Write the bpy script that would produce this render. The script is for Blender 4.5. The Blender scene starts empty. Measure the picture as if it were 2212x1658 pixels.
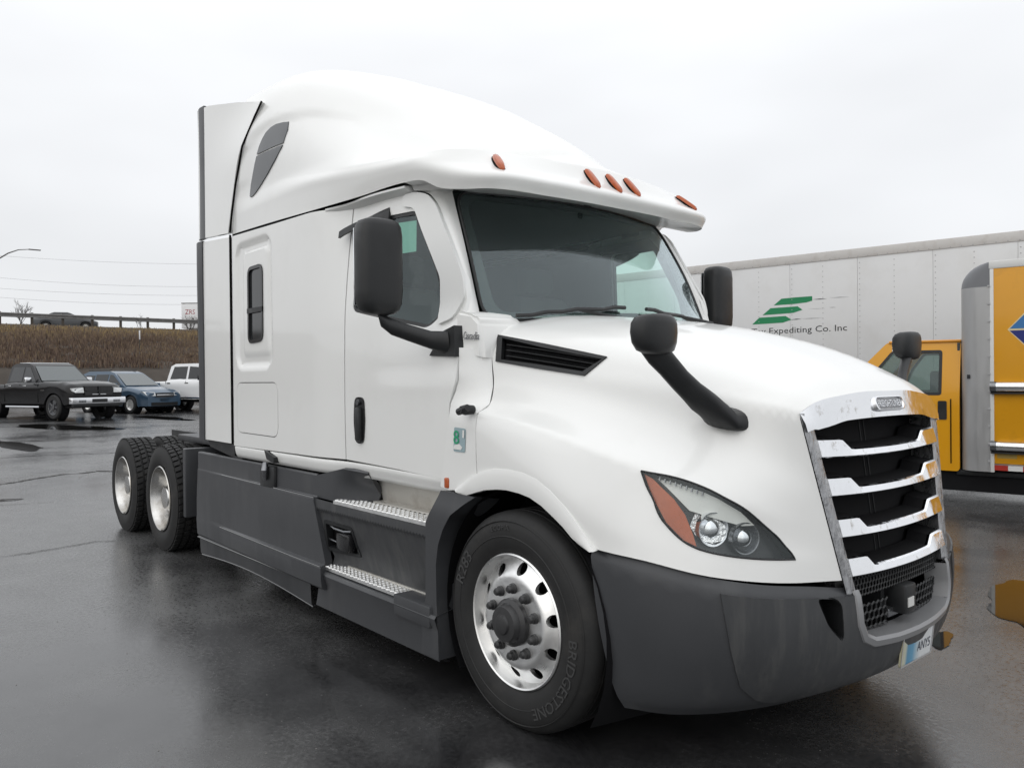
import bpy, bmesh, math, random
import numpy as np
from mathutils import Vector, Matrix
from mathutils.geometry import delaunay_2d_cdt

random.seed(7)
RNG = np.random.default_rng(7)
SC = bpy.context.scene
COL = SC.collection

# ------------------------------------------------------------------ camera
cam_d = bpy.data.cameras.new('camera')
cam = bpy.data.objects.new('camera', cam_d)
COL.objects.link(cam)
yaw, pit, rol = 2.4421, -0.006475, -0.00907
F = Vector((math.cos(pit) * math.cos(yaw), math.cos(pit) * math.sin(yaw), math.sin(pit)))
R0 = F.cross(Vector((0, 0, 1))).normalized()
U0 = R0.cross(F)
Rv = math.cos(rol) * R0 + math.sin(rol) * U0
Uv = -math.sin(rol) * R0 + math.cos(rol) * U0
cam.matrix_world = Matrix(((Rv.x, Uv.x, -F.x, 2.772), (Rv.y, Uv.y, -F.y, -3.5134),
                           (Rv.z, Uv.z, -F.z, 1.5997), (0, 0, 0, 1)))
cam_d.sensor_width = 36
cam_d.lens = 36 * 1712.6 / 2212
cam_d.clip_start = 0.05
cam_d.clip_end = 3000
SC.camera = cam

# ------------------------------------------------------------------ sky, sun, exposure
SUN_EL, SUN_AZ = math.radians(30), math.radians(-75)      # azimuth measured from +X towards +Y
world = bpy.data.worlds.new('World')
SC.world = world
world.use_nodes = True
wn, wl = world.node_tree.nodes, world.node_tree.links
wn.clear()
out = wn.new('ShaderNodeOutputWorld')
bg = wn.new('ShaderNodeBackground')
sky = wn.new('ShaderNodeTexSky')
sky.sky_type = 'NISHITA'
sky.sun_disc = False
sky.sun_elevation = SUN_EL
sky.sun_rotation = math.pi / 2 - SUN_AZ
sky.air_density, sky.dust_density = 1.0, 4.0
bg.inputs['Strength'].default_value = 0.09
# overcast deck in front of the clear sky: brightens towards the zenith, soft cloud noise
tc = wn.new('ShaderNodeTexCoord')
sep = wn.new('ShaderNodeSeparateXYZ')
wl.new(tc.outputs['Generated'], sep.inputs[0])
up = wn.new('ShaderNodeMath'); up.operation = 'MAXIMUM'; up.inputs[1].default_value = 0
wl.new(sep.outputs['Z'], up.inputs[0])
mp = wn.new('ShaderNodeMapping'); mp.inputs['Scale'].default_value = (1.6, 1.6, 4.5)
wl.new(tc.outputs['Generated'], mp.inputs[0])
ns = wn.new('ShaderNodeTexNoise'); ns.inputs['Scale'].default_value = 1.3
ns.inputs['Detail'].default_value = 3; ns.inputs['Roughness'].default_value = 0.45
wl.new(mp.outputs[0], ns.inputs['Vector'])
cl = wn.new('ShaderNodeMapRange')
cl.inputs['From Min'].default_value, cl.inputs['From Max'].default_value = 0.3, 0.72
cl.inputs['To Min'].default_value, cl.inputs['To Max'].default_value = 0.91, 1.08
wl.new(ns.outputs['Fac'], cl.inputs['Value'])
gr = wn.new('ShaderNodeMath'); gr.operation = 'MULTIPLY_ADD'
gr.inputs[1].default_value, gr.inputs[2].default_value = 8.6, 9.7     # horizon and zenith luminance
wl.new(up.outputs[0], gr.inputs[0])
lum = wn.new('ShaderNodeMath'); lum.operation = 'MULTIPLY'
wl.new(gr.outputs[0], lum.inputs[0]); wl.new(cl.outputs[0], lum.inputs[1])
ocol = wn.new('ShaderNodeVectorMath'); ocol.operation = 'SCALE'
ocol.inputs[0].default_value = (0.985, 1.0, 1.025)
wl.new(lum.outputs[0], ocol.inputs['Scale'])
mixs = wn.new('ShaderNodeMix'); mixs.data_type = 'RGBA'
mixs.inputs[0].default_value = 0.93
wl.new(sky.outputs[0], mixs.inputs[6]); wl.new(ocol.outputs[0], mixs.inputs[7])
wl.new(mixs.outputs[2], bg.inputs['Color'])
wl.new(bg.outputs[0], out.inputs[0])

sun_d = bpy.data.lights.new('sun', 'SUN')
sun_d.energy = 0.55
sun_d.angle = math.radians(95)
sun_d.color = (1.0, 0.98, 0.94)
sun = bpy.data.objects.new('sun', sun_d)
COL.objects.link(sun)
sd = Vector((math.cos(SUN_EL) * math.cos(SUN_AZ), math.cos(SUN_EL) * math.sin(SUN_AZ), math.sin(SUN_EL)))
sun.rotation_euler = sd.to_track_quat('Z', 'Y').to_euler()
sun.location = (0, 0, 30)
SC.view_settings.view_transform = 'Standard'
SC.view_settings.look = 'None'
SC.view_settings.exposure = -0.10
SC.view_settings.gamma = 1.0

# ------------------------------------------------------------------ object helpers
def tag(o, label=None, cat=None, group=None, kind=None):
    if label: o['label'] = label
    if cat: o['category'] = cat
    if group: o['group'] = group
    if kind: o['kind'] = kind
    return o

def empty(name, loc=(0, 0, 0), rz=0.0):
    o = bpy.data.objects.new(name, None)
    o.empty_display_size = 0.2
    o.location = loc
    o.rotation_euler = (0, 0, rz)
    COL.objects.link(o)
    return o

def finish(me, angle=35):
    me.polygons.foreach_set('use_smooth', [True] * len(me.polygons))
    me.update()
    try:
        me.set_sharp_from_angle(angle=math.radians(angle))
    except Exception:
        pass

def link(name, me, material, parent=None, angle=35):
    finish(me, angle)
    if material is not None:
        me.materials.append(material)
    o = bpy.data.objects.new(name, me)
    COL.objects.link(o)
    if parent is not None:
        o.parent = parent
    return o

def pyd(name, verts, faces, material, parent=None, angle=35):
    me = bpy.data.meshes.new(name)
    me.from_pydata([tuple(map(float, v)) for v in verts], [], [tuple(f) for f in faces])
    return link(name, me, material, parent, angle)

def copy_tree(o, parent=None):
    c = o.copy()
    COL.objects.link(c)
    if parent is not None:
        c.parent = parent
    for ch in [k for k in bpy.data.objects if k.parent is o]:
        copy_tree(ch, c)
    return c

class MB:
    """collects shapes into one mesh"""
    def __init__(s): s.v = []; s.f = []
    def add(s, v, f):
        n = len(s.v)
        s.v += [tuple(map(float, p)) for p in v]
        s.f += [tuple(i + n for i in q) for q in f]
        return s
    def box(s, lo, hi, bev=0.0, M=None):
        x0, y0, z0 = lo; x1, y1, z1 = hi
        if bev <= 0:
            v = [(x0,y0,z0),(x1,y0,z0),(x1,y1,z0),(x0,y1,z0),(x0,y0,z1),(x1,y0,z1),(x1,y1,z1),(x0,y1,z1)]
            f = [(0,3,2,1),(4,5,6,7),(0,1,5,4),(1,2,6,5),(2,3,7,6),(3,0,4,7)]
        else:
            bm = bmesh.new()
            bmesh.ops.create_cube(bm, size=1)
            for q in bm.verts:
                q.co = Vector(((x0+x1)/2 + q.co.x*(x1-x0), (y0+y1)/2 + q.co.y*(y1-y0), (z0+z1)/2 + q.co.z*(z1-z0)))
            bmesh.ops.bevel(bm, geom=bm.edges[:], offset=bev, segments=2, affect='EDGES', profile=0.5)
            bm.verts.index_update()
            v = [q.co.copy() for q in bm.verts]; f = [[q.index for q in p.verts] for p in bm.faces]
            bm.free()
        if M is not None: v = [M @ Vector(p) for p in v]
        return s.add(v, f)
    def tube(s, pts, r, n=10, cap=True):
        pts = [Vector(p) for p in pts]
        rs = r if isinstance(r, (list, tuple)) else [r] * len(pts)
        V = []; Fc = []
        t0 = (pts[1] - pts[0]).normalized()
        a = t0.cross(Vector((0, 0, 1)))
        if a.length < 1e-3: a = t0.cross(Vector((0, 1, 0)))
        a.normalize()
        for i, p in enumerate(pts):
            t = (pts[min(i+1, len(pts)-1)] - pts[max(i-1, 0)]).normalized()
            a = (a - t * a.dot(t)).normalized()
            b = t.cross(a)
            for k in range(n):
                w = 2*math.pi*k/n
                V.append(p + (a*math.cos(w) + b*math.sin(w)) * rs[i])
        for i in range(len(pts)-1):
            for k in range(n):
                Fc.append((i*n+k, i*n+(k+1)%n, (i+1)*n+(k+1)%n, (i+1)*n+k))
        if cap:
            Fc.append(tuple(range(n-1, -1, -1))); Fc.append(tuple(range((len(pts)-1)*n, len(pts)*n)))
        return s.add(V, Fc)
    def lathe(s, prof, n=48, axis='y', c=(0, 0, 0)):
        """prof: list of (radius, along axis)"""
        V = []; Fc = []
        for r, h in prof:
            for k in range(n):
                w = 2*math.pi*k/n
                a, b = r*math.cos(w), r*math.sin(w)
                p = (a, h, b) if axis == 'y' else ((a, b, h) if axis == 'z' else (h, a, b))
                V.append((p[0]+c[0], p[1]+c[1], p[2]+c[2]))
        for i in range(len(prof)-1):
            for k in range(n):
                Fc.append((i*n+k, i*n+(k+1)%n, (i+1)*n+(k+1)%n, (i+1)*n+k))
        return s.add(V, Fc)
    def prism(s, poly, d, M=None):
        """polygon of 3D points extruded by vector d"""
        n = len(poly); d = Vector(d)
        v = [Vector(p) for p in poly]; v += [p + d for p in v]
        if M is not None: v = [M @ p for p in v]
        f = [tuple(range(n))[::-1], tuple(range(n, 2*n))] + [(i, (i+1)%n, n+(i+1)%n, n+i) for i in range(n)]
        return s.add(v, f)
    def sweep(s, sections, closed_section=True, cap=True):
        n = len(sections[0]); V = [p for q in sections for p in q]; Fc = []
        m = n if closed_section else n-1
        for i in range(len(sections)-1):
            for k in range(m):
                Fc.append((i*n+k, i*n+(k+1)%n, (i+1)*n+(k+1)%n, (i+1)*n+k))
        if cap and closed_section:
            Fc.append(tuple(range(n-1, -1, -1))); Fc.append(tuple(range((len(sections)-1)*n, len(sections)*n)))
        return s.add(V, Fc)
    def mirror(s):
        v = [(p[0], -p[1], p[2]) for p in s.v]; f = [q[::-1] for q in s.f]
        return s.add(v, f)
    def build(s, name, material, parent=None, angle=35, normals=True):
        me = bpy.data.meshes.new(name)
        me.from_pydata(s.v, [], s.f)
        if normals:
            bm = bmesh.new(); bm.from_mesh(me)
            bmesh.ops.remove_doubles(bm, verts=bm.verts, dist=8e-5)
            bmesh.ops.recalc_face_normals(bm, faces=bm.faces)
            bm.to_mesh(me); bm.free()
        return link(name, me, material, parent, angle)

def spline1(P, ts, pad0=None, pad1=None, breaks=()):
    """non-uniform cubic through P (n,...) at parameter list; returns function of t in knot index units"""
    n = len(P)
    def f(q):
        i = int(min(max(math.floor(q), 0), n-2)); u = q - i
        h = ts[i+1] - ts[i]
        def tang(j, side):
            brk = j in breaks
            if j == 0 or (brk and side == 'r'):
                if j == 0 and pad0 is not None:
                    a, ta = pad0, ts[0] - (ts[1]-ts[0])
                    return (P[1]-a) / (ts[1]-ta)
                return (P[j+1]-P[j]) / (ts[j+1]-ts[j])
            if j == n-1 or (brk and side == 'l'):
                if j == n-1 and pad1 is not None:
                    return (pad1-P[n-2]) / (2*(ts[n-1]-ts[n-2]))
                return (P[j]-P[j-1]) / (ts[j]-ts[j-1])
            h0, h1 = ts[j]-ts[j-1], ts[j+1]-ts[j]
            d0, d1 = (P[j]-P[j-1])/h0, (P[j+1]-P[j])/h1
            return (d0*h1 + d1*h0) / (h0+h1)
        m0, m1 = tang(i, 'r')*h, tang(i+1, 'l')*h
        u2, u3 = u*u, u*u*u
        return (2*u3-3*u2+1)*P[i] + (u3-2*u2+u)*m0 + (-2*u3+3*u2)*P[i+1] + (u3-u2)*m1
    return f

MIR = np.array([1.0, -1.0, 1.0])

class Loft:
    """smooth surface through rows of 3D points; a row may be creased; the last column / last row can lie on the y=0 mirror plane"""
    def __init__(s, rows, mir_col=False, mir_row=False, crease=(), ccrease=()):
        G = np.array(rows, float); s.G = G
        s.nr, s.nc = G.shape[:2]
        dr = np.linalg.norm(np.diff(G, axis=0), axis=2).mean(1) + 1e-6
        dc = np.linalg.norm(np.diff(G, axis=1), axis=2).mean(0) + 1e-6
        s.tr = np.concatenate([[0], np.cumsum(dr)]); s.tc = np.concatenate([[0], np.cumsum(dc)])
        s.mir_col, s.mir_row, s.crease, s.ccrease = mir_col, mir_row, crease, ccrease
    def grid(s, qr, qc):
        G = s.G
        A = np.swapaxes(G, 0, 1)
        fc = spline1(A, s.tc, pad1=A[-2]*MIR if s.mir_col else None, breaks=s.ccrease)
        B = np.array([fc(q) for q in qc])             # (nqc, nr, 3)
        B = np.swapaxes(B, 0, 1)                       # (nr, nqc, 3)
        fr = spline1(B, s.tr, pad1=B[-2]*MIR if s.mir_row else None, breaks=s.crease)
        return np.array([fr(q) for q in qr])           # (nqr, nqc, 3)
    def dense(s, kr=6, kc=6):
        qr = np.linspace(0, s.nr-1, (s.nr-1)*kr+1); qc = np.linspace(0, s.nc-1, (s.nc-1)*kc+1)
        return qr, qc, s.grid(qr, qc)
    def locate(s, P):
        """(row, col) parameters of the surface points nearest to the given 3D points"""
        if not hasattr(s, 'D'): s.D = s.dense(24, 24)
        qr, qc, g = s.D
        res = []
        for p in P:
            d = ((g - np.array(p))**2).sum(2)
            i, j = np.unravel_index(d.argmin(), d.shape)
            res.append((qr[i], qc[j]))
        return res
    def table(s):
        if not hasattr(s, 'T'):
            s.T = s.dense(16, 16)[2]
        return s.T
    def at(s, q):
        """bilinear lookup in a dense table; q list of (row, col)"""
        T = s.table(); q = np.asarray(q, float)
        a = np.clip(q[:, 0]*16, 0, T.shape[0]-1); b = np.clip(q[:, 1]*16, 0, T.shape[1]-1)
        i, j = np.minimum(a.astype(int), T.shape[0]-2), np.minimum(b.astype(int), T.shape[1]-2); u, w = (a-i)[:, None], (b-j)[:, None]
        return T[i, j]*(1-u)*(1-w) + T[i+1, j]*u*(1-w) + T[i, j+1]*(1-u)*w + T[i+1, j+1]*u*w
    def normal(s, q, e=0.03, flip=1):
        q = np.asarray(q, float)
        lo = np.clip(q - np.array([e, 0]), 0, [s.nr-1, s.nc-1]); hi = np.clip(q + np.array([e, 0]), 0, [s.nr-1, s.nc-1])
        l2 = np.clip(q - np.array([0, e]), 0, [s.nr-1, s.nc-1]); h2 = np.clip(q + np.array([0, e]), 0, [s.nr-1, s.nc-1])
        n = np.cross(s.at(hi)-s.at(lo), s.at(h2)-s.at(l2))
        return flip * n / (np.linalg.norm(n, axis=1)[:, None] + 1e-12)
    def mb(s, kr=6, kc=6, off=0.0, mirror=True):
        qr, qc, g = s.dense(kr, kc)
        m = MB(); nr, nc = g.shape[:2]
        m.add(g.reshape(-1, 3), [(i*nc+j, i*nc+j+1, (i+1)*nc+j+1, (i+1)*nc+j) for i in range(nr-1) for j in range(nc-1)])
        return m.mirror() if mirror else m

def inside(p, poly):
    x, y = p; r = False; n = len(poly); j = n-1
    for i in range(n):
        xi, yi = poly[i]; xj, yj = poly[j]
        if (yi > y) != (yj > y) and x < (xj-xi)*(y-yi)/(yj-yi) + xi: r = not r
        j = i
    return r

def rounded(poly, r, n=5):
    """2D polygon with its corners rounded (r scalar or one per corner)"""
    P = [np.array(p, float) for p in poly]; m = len(P); outp = []
    for i in range(m):
        a, b, c = P[i-1], P[i], P[(i+1) % m]
        ri = r[i] if isinstance(r, (list, tuple)) else r
        la, lc = np.linalg.norm(a-b), np.linalg.norm(c-b)
        d = min(ri, la*0.48, lc*0.48)
        if d < 1e-4: outp.append(tuple(b)); continue
        p0, p1 = b + (a-b)/la*d, b + (c-b)/lc*d
        for k in range(n+1):
            t = k/n
            outp.append(tuple((1-t)**2*p0 + 2*t*(1-t)*b + t*t*p1))
    return outp

def densify(poly, step):
    o = []
    for i in range(len(poly)):
        a, b = np.array(poly[i], float), np.array(poly[(i+1) % len(poly)], float)
        n = max(1, int(np.linalg.norm(b-a)/step))
        for k in range(n): o.append(tuple(a + (b-a)*k/n))
    return o

def shrink(poly, d):
    """move a 2D polygon inwards by d along its vertex normals"""
    P = np.array(poly, float); n = len(P)
    area = 0.5*np.sum(P[:, 0]*np.roll(P[:, 1], -1) - np.roll(P[:, 0], -1)*P[:, 1])
    t = np.roll(P, -1, 0) - np.roll(P, 1, 0)
    t /= np.linalg.norm(t, axis=1)[:, None] + 1e-12
    nrm = np.stack([-t[:, 1], t[:, 0]], 1) * (1 if area > 0 else -1)
    return [tuple(p) for p in P + nrm*d]

def tess(outline, holes=(), step=(0.08, 0.08)):
    """triangulate a 2D region with holes, with interior grid points; returns verts, tris, boundary loops (as index lists)"""
    pts = [tuple(map(float, p)) for p in outline]; edges = []
    n = len(pts); edges += [(i, (i+1) % n) for i in range(n)]
    for h in holes:
        b = len(pts); pts += [tuple(map(float, p)) for p in h]
        edges += [(b+i, b+(i+1) % len(h)) for i in range(len(h))]
    O = np.array(outline, float)
    lo, hi = O.min(0), O.max(0)
    loops = [np.array(outline)] + [np.array(h) for h in holes]
    allp = np.concatenate(loops)
    mind = 0.45
    for i in range(1, int((hi[0]-lo[0])/step[0])+1):
        for j in range(1, int((hi[1]-lo[1])/step[1])+1):
            p = (lo[0]+i*step[0] + (0.5*step[0] if j % 2 else 0), lo[1]+j*step[1])
            if not inside(p, outline) or any(inside(p, h) for h in holes): continue
            d = (np.abs((allp-np.array(p))/np.array(step))**2).sum(1).min()
            if d > mind*mind: pts.append(p)
    V, E, Fc, ov, oe, of = delaunay_2d_cdt([Vector(p) for p in pts], edges, [], 0, 1e-7)
    tris = []
    for f in Fc:
        c = sum((V[i] for i in f), Vector((0, 0)))/len(f)
        if inside(c, outline) and not any(inside(c, h) for h in holes): tris.append(tuple(f))
    return [tuple(v) for v in V], tris

def patch_mb(fn, outline, holes=(), step=(0.08, 0.08), flange=0.0, nfn=None, off=0.0):
    """fn maps (N,2) -> (N,3); flange is how far boundaries turn inwards along -normal; nfn gives normals"""
    V, T = tess(outline, holes, step)
    Q = np.array(V)
    P = fn(Q)
    N = nfn(Q) if nfn is not None else None
    if off and N is not None: P = P + N*off
    m = MB(); m.add(P, T)
    if flange:
        cnt = {}
        for t in T:
            for k in range(3):
                e = (t[k], t[(k+1) % 3]); cnt[tuple(sorted(e))] = cnt.get(tuple(sorted(e)), []) + [e]
        b = [es[0] for es in cnt.values() if len(es) == 1]
        idx = {}
        base = len(m.v)
        for a, c in b:
            for q in (a, c):
                if q not in idx:
                    idx[q] = base + len(idx)
                    m.v.append(tuple(P[q] - N[q]*flange))
        for a, c in b: m.f.append((a, idx[a], idx[c], c))
    return m

def text_mesh(body, size=1.0, extrude=0.0, shear=0.0, align='LEFT', res=2):
    cu = bpy.data.curves.new('lettering', 'FONT')
    cu.body = body; cu.size = size; cu.extrude = extrude; cu.shear = shear; cu.align_x = align
    cu.resolution_u = res
    o = bpy.data.objects.new('lettering', cu); COL.objects.link(o)
    dg = bpy.context.evaluated_depsgraph_get()
    me = bpy.data.meshes.new_from_object(o.evaluated_get(dg))
    v = np.array([tuple(p.co) for p in me.vertices]); f = [tuple(p.vertices) for p in me.polygons]
    bpy.data.objects.remove(o); bpy.data.curves.remove(cu); bpy.data.meshes.remove(me)
    return v, f

def smooth(a, b, x):
    t = np.clip((np.asarray(x, float)-a)/(b-a), 0, 1)
    return t*t*(3-2*t)

# ------------------------------------------------------------------ materials
def mat(name, col, rough=0.5, metal=0.0, var=0.0, vscale=8.0, bump=0.0, bscale=60.0, coat=0.0, spec=0.5,
        rvar=0.0, stretch=(1, 1, 1), dirt=None, dscale=2.0, dlo=0.5, dhi=0.75, trans=0.0, ior=1.45, emit=None):
    m = bpy.data.materials.new(name); m.use_nodes = True
    nt = m.node_tree; N, L = nt.nodes, nt.links
    b = N['Principled BSDF']
    b.inputs['Roughness'].default_value = rough
    b.inputs['Metallic'].default_value = metal
    b.inputs['Specular IOR Level'].default_value = spec
    b.inputs['Coat Weight'].default_value = coat
    b.inputs['Coat Roughness'].default_value = 0.06
    b.inputs['Transmission Weight'].default_value = trans
    b.inputs['IOR'].default_value = ior
    b.inputs['Base Color'].default_value = (*col, 1)
    tcn = N.new('ShaderNodeTexCoord'); mpn = N.new('ShaderNodeMapping')
    mpn.inputs['Scale'].default_value = stretch
    L.new(tcn.outputs['Object'], mpn.inputs[0])
    src = None
    if var or dirt or rvar:
        n1 = N.new('ShaderNodeTexNoise'); n1.inputs['Scale'].default_value = vscale; n1.inputs['Detail'].default_value = 6
        L.new(mpn.outputs[0], n1.inputs['Vector'])
        mx = N.new('ShaderNodeMix'); mx.data_type = 'RGBA'
        mx.inputs[6].default_value = (*[c*(1-var) for c in col], 1)
        mx.inputs[7].default_value = (*[min(1, c*(1+var)) for c in col], 1)
        L.new(n1.outputs['Fac'], mx.inputs[0])
        src = mx.outputs[2]
        if dirt:
            n2 = N.new('ShaderNodeTexNoise'); n2.inputs['Scale'].default_value = dscale; n2.inputs['Detail'].default_value = 8
            n2.inputs['Roughness'].default_value = 0.65
            L.new(mpn.outputs[0], n2.inputs['Vector'])
            mr = N.new('ShaderNodeMapRange'); mr.inputs['From Min'].default_value = dlo; mr.inputs['From Max'].default_value = dhi
            L.new(n2.outputs['Fac'], mr.inputs['Value'])
            m2 = N.new('ShaderNodeMix'); m2.data_type = 'RGBA'
            L.new(mr.outputs[0], m2.inputs[0]); L.new(src, m2.inputs[6]); m2.inputs[7].default_value = (*dirt, 1)
            src = m2.outputs[2]
        L.new(src, b.inputs['Base Color'])
        if rvar:
            mr2 = N.new('ShaderNodeMapRange')
            mr2.inputs['To Min'].default_value = max(0.02, rough-rvar); mr2.inputs['To Max'].default_value = min(1, rough+rvar)
            mr2.inputs['From Min'].default_value = 0.35; mr2.inputs['From Max'].default_value = 0.65
            L.new(n1.outputs['Fac'], mr2.inputs['Value']); L.new(mr2.outputs[0], b.inputs['Roughness'])
    if bump:
        n3 = N.new('ShaderNodeTexNoise'); n3.inputs['Scale'].default_value = bscale; n3.inputs['Detail'].default_value = 4
        L.new(mpn.outputs[0], n3.inputs['Vector'])
        bp = N.new('ShaderNodeBump'); bp.inputs['Strength'].default_value = bump; bp.inputs['Distance'].default_value = 0.01
        L.new(n3.outputs['Fac'], bp.inputs['Height']); L.new(bp.outputs[0], b.inputs['Normal'])
    if emit:
        b.inputs['Emission Color'].default_value = (*emit[0], 1); b.inputs['Emission Strength'].default_value = emit[1]
    return m

def glass_mat(name, tint, refl=1.0, rough=0.02, haze=0.0, hazecol=(0.3, 0.33, 0.34)):
    """thin pane: tinted see-through plus a mirror reflection that grows at grazing angles"""
    m = bpy.data.materials.new(name); m.use_nodes = True
    N, L = m.node_tree.nodes, m.node_tree.links; N.clear()
    o = N.new('ShaderNodeOutputMaterial'); t = N.new('ShaderNodeBsdfTransparent'); g = N.new('ShaderNodeBsdfGlossy')
    t.inputs[0].default_value = (*tint, 1); g.inputs['Roughness'].default_value = rough
    ge_ = N.new('ShaderNodeNewGeometry'); dt = N.new('ShaderNodeVectorMath'); dt.operation = 'DOT_PRODUCT'
    L.new(ge_.outputs['Incoming'], dt.inputs[0]); L.new(ge_.outputs['Normal'], dt.inputs[1])
    def mth(op, x, y=None):
        q = N.new('ShaderNodeMath'); q.operation = op
        for i, w in enumerate((x, y)):
            if w is None: continue
            if isinstance(w, (int, float)): q.inputs[i].default_value = w
            else: L.new(w, q.inputs[i])
        return q.outputs[0]
    fres = mth('ADD', mth('MULTIPLY', mth('POWER', mth('SUBTRACT', 1.0, mth('ABSOLUTE', dt.outputs['Value'])), 5.0), .94), .05)
    k = N.new('ShaderNodeMath'); k.operation = 'MULTIPLY'; k.inputs[1].default_value = refl; k.use_clamp = True
    L.new(fres, k.inputs[0])
    g.inputs[0].default_value = (.86, .97, 1.0, 1)
    tcg = N.new('ShaderNodeTexCoord'); vo = N.new('ShaderNodeTexVoronoi'); vo.inputs['Scale'].default_value = 95
    L.new(tcg.outputs['Object'], vo.inputs['Vector'])
    rr = N.new('ShaderNodeMapRange'); rr.inputs['From Min'].default_value = .12; rr.inputs['From Max'].default_value = .30
    rr.inputs['To Min'].default_value = 1; rr.inputs['To Max'].default_value = 0
    L.new(vo.outputs['Distance'], rr.inputs['Value'])
    bpn = N.new('ShaderNodeBump'); bpn.inputs['Strength'].default_value = .35; bpn.inputs['Distance'].default_value = .0015
    L.new(rr.outputs[0], bpn.inputs['Height']); L.new(bpn.outputs[0], g.inputs['Normal'])
    mx = N.new('ShaderNodeMixShader'); L.new(k.outputs[0], mx.inputs[0]); L.new(t.outputs[0], mx.inputs[1]); L.new(g.outputs[0], mx.inputs[2])
    last = mx.outputs[0]
    if haze:
        d = N.new('ShaderNodeBsdfDiffuse'); d.inputs[0].default_value = (*hazecol, 1)
        m2 = N.new('ShaderNodeMixShader'); m2.inputs[0].default_value = haze
        L.new(last, m2.inputs[1]); L.new(d.outputs[0], m2.inputs[2]); last = m2.outputs[0]
    L.new(last, o.inputs[0])
    return m

M = {}
M['white'] = mat('white_paint', (0.80, 0.803, 0.785), 0.30, coat=0.55, var=0.015, vscale=3, bump=0.010, bscale=45, dirt=(.755, .755, .735), dscale=2.0, dlo=.54, dhi=.85)
M['white_rough'] = mat('white_pillar_plastic', (0.76, 0.765, 0.75), 0.45, bump=0.06, bscale=160)
M['grey'] = mat('grey_plastic', (0.047, 0.049, 0.053), 0.42, var=0.10, vscale=3, stretch=(1, 1, 0.35), rvar=0.12, bump=0.03, bscale=220,
                dirt=(0.075, 0.076, 0.077), dscale=5, dlo=0.54, dhi=0.85)
M['grey_dirty'] = mat('grey_plastic_streaked', (0.050, 0.052, 0.055), 0.45, var=0.12, vscale=7, stretch=(2.4, 2.4, 0.3), rvar=0.12,
                      dirt=(0.088, 0.088, 0.086), dscale=6, dlo=0.5, dhi=0.8, bump=0.03, bscale=200)
M['black'] = mat('black_plastic', (0.016, 0.017, 0.018), 0.42, bump=0.08, bscale=250, var=0.2, rvar=0.1)
M['black_gloss'] = mat('black_gloss', (0.012, 0.012, 0.013), 0.15)
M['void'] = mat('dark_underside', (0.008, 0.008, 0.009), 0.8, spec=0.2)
M['rubber'] = mat('tyre_rubber', (0.021, 0.021, 0.021), 0.62, var=0.25, vscale=14, bump=0.05, bscale=120, spec=0.35,
                  dirt=(0.05, 0.047, 0.043), dscale=4, dlo=0.55, dhi=0.85)
M['rubber_letter'] = mat('tyre_lettering', (0.05, 0.05, 0.05), 0.5)
M['alu'] = mat('polished_aluminium', (0.86, 0.86, 0.85), 0.36, metal=1.0, var=0.06, vscale=14, rvar=0.09, bump=0.02, bscale=60)
M['alu_dull'] = mat('dull_aluminium', (0.58, 0.565, 0.53), 0.5, metal=0.75, var=0.12, vscale=5, rvar=0.1, dirt=(0.33, 0.30, 0.26), dscale=5, dlo=0.5, dhi=0.8)
M['chrome'] = mat('chrome_trim', (0.86, 0.87, 0.89), 0.10, metal=1.0, var=0.05, vscale=25, rvar=0.06, dirt=(0.42, 0.40, 0.37), dscale=14, dlo=0.58, dhi=0.75, bump=0.05, bscale=35)
M['chrome_dark'] = mat('smoked_chrome', (0.22, 0.225, 0.235), 0.22, metal=0.9, rvar=0.1, var=0.3, vscale=20)
M['alu_bright'] = mat('polished_dish', (.62, .615, .60), .18, metal=1.0, var=.2, vscale=9, rvar=.1, dirt=(.34, .31, .27), dscale=5, dlo=.42, dhi=.75)
M['trim_textured'] = mat('worn_chrome_side', (.40, .405, .415), .3, metal=.85, var=.5, vscale=45, rvar=.15, bump=.5, bscale=70, stretch=(1, 1, .35))
M['satin'] = mat('satin_reflector', (.74, .74, .70), .35)
M['lens_amber'] = mat('amber_lens', (0.42, 0.085, 0.018), 0.22, coat=0.25, var=0.25, vscale=40)
M['glass'] = glass_mat('side_glass', (0.72, 0.90, 0.83), 1.4, haze=.06, hazecol=(.25, .28, .28))
M['windscreen'] = glass_mat('windscreen_glass', (0.76, 0.91, 0.86), 2.0, haze=0.035, hazecol=(.20, .27, .28))
M['lens_clear'] = glass_mat('clear_lens', (0.93, 0.95, 0.95), 0.8, haze=0.025, hazecol=(0.6, 0.6, 0.58))
M['tint'] = mat('tinted_glass', (0.018, 0.02, 0.022), 0.08, spec=0.6)
M['grey_glass'] = mat('smoked_window', (0.10, 0.105, 0.11), 0.16, spec=0.5)
M['cabin'] = mat('cabin_trim', (0.055, 0.058, 0.06), 0.7, var=0.2)
M['seat'] = mat('seat_fabric', (0.07, 0.07, 0.072), 0.85, bump=0.1)
M['wet_glint'] = mat('wet_glint_bead', (.05, .05, .052), .12, spec=.9, coat=.6)  # wet gloss for the beads added to catch sky highlights
M['hub'] = mat('worn_hub_plastic', (.032, .032, .033), .38, var=.3, vscale=20)
M['gap'] = mat('panel_gap', (0.006, 0.006, 0.006), 0.8, spec=0.1)
# ------------------------------------------------------------------ white tractor unit
truck = empty('semi_truck')
tag(truck, 'white sleeper cab semi truck with grey skirts and chrome grille, nearest vehicle', 'semi truck')

def shell(name, mb, m, parent=None, th=None, angle=35):
    return mb.build(name, m, parent if parent is not None else truck, angle)

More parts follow.
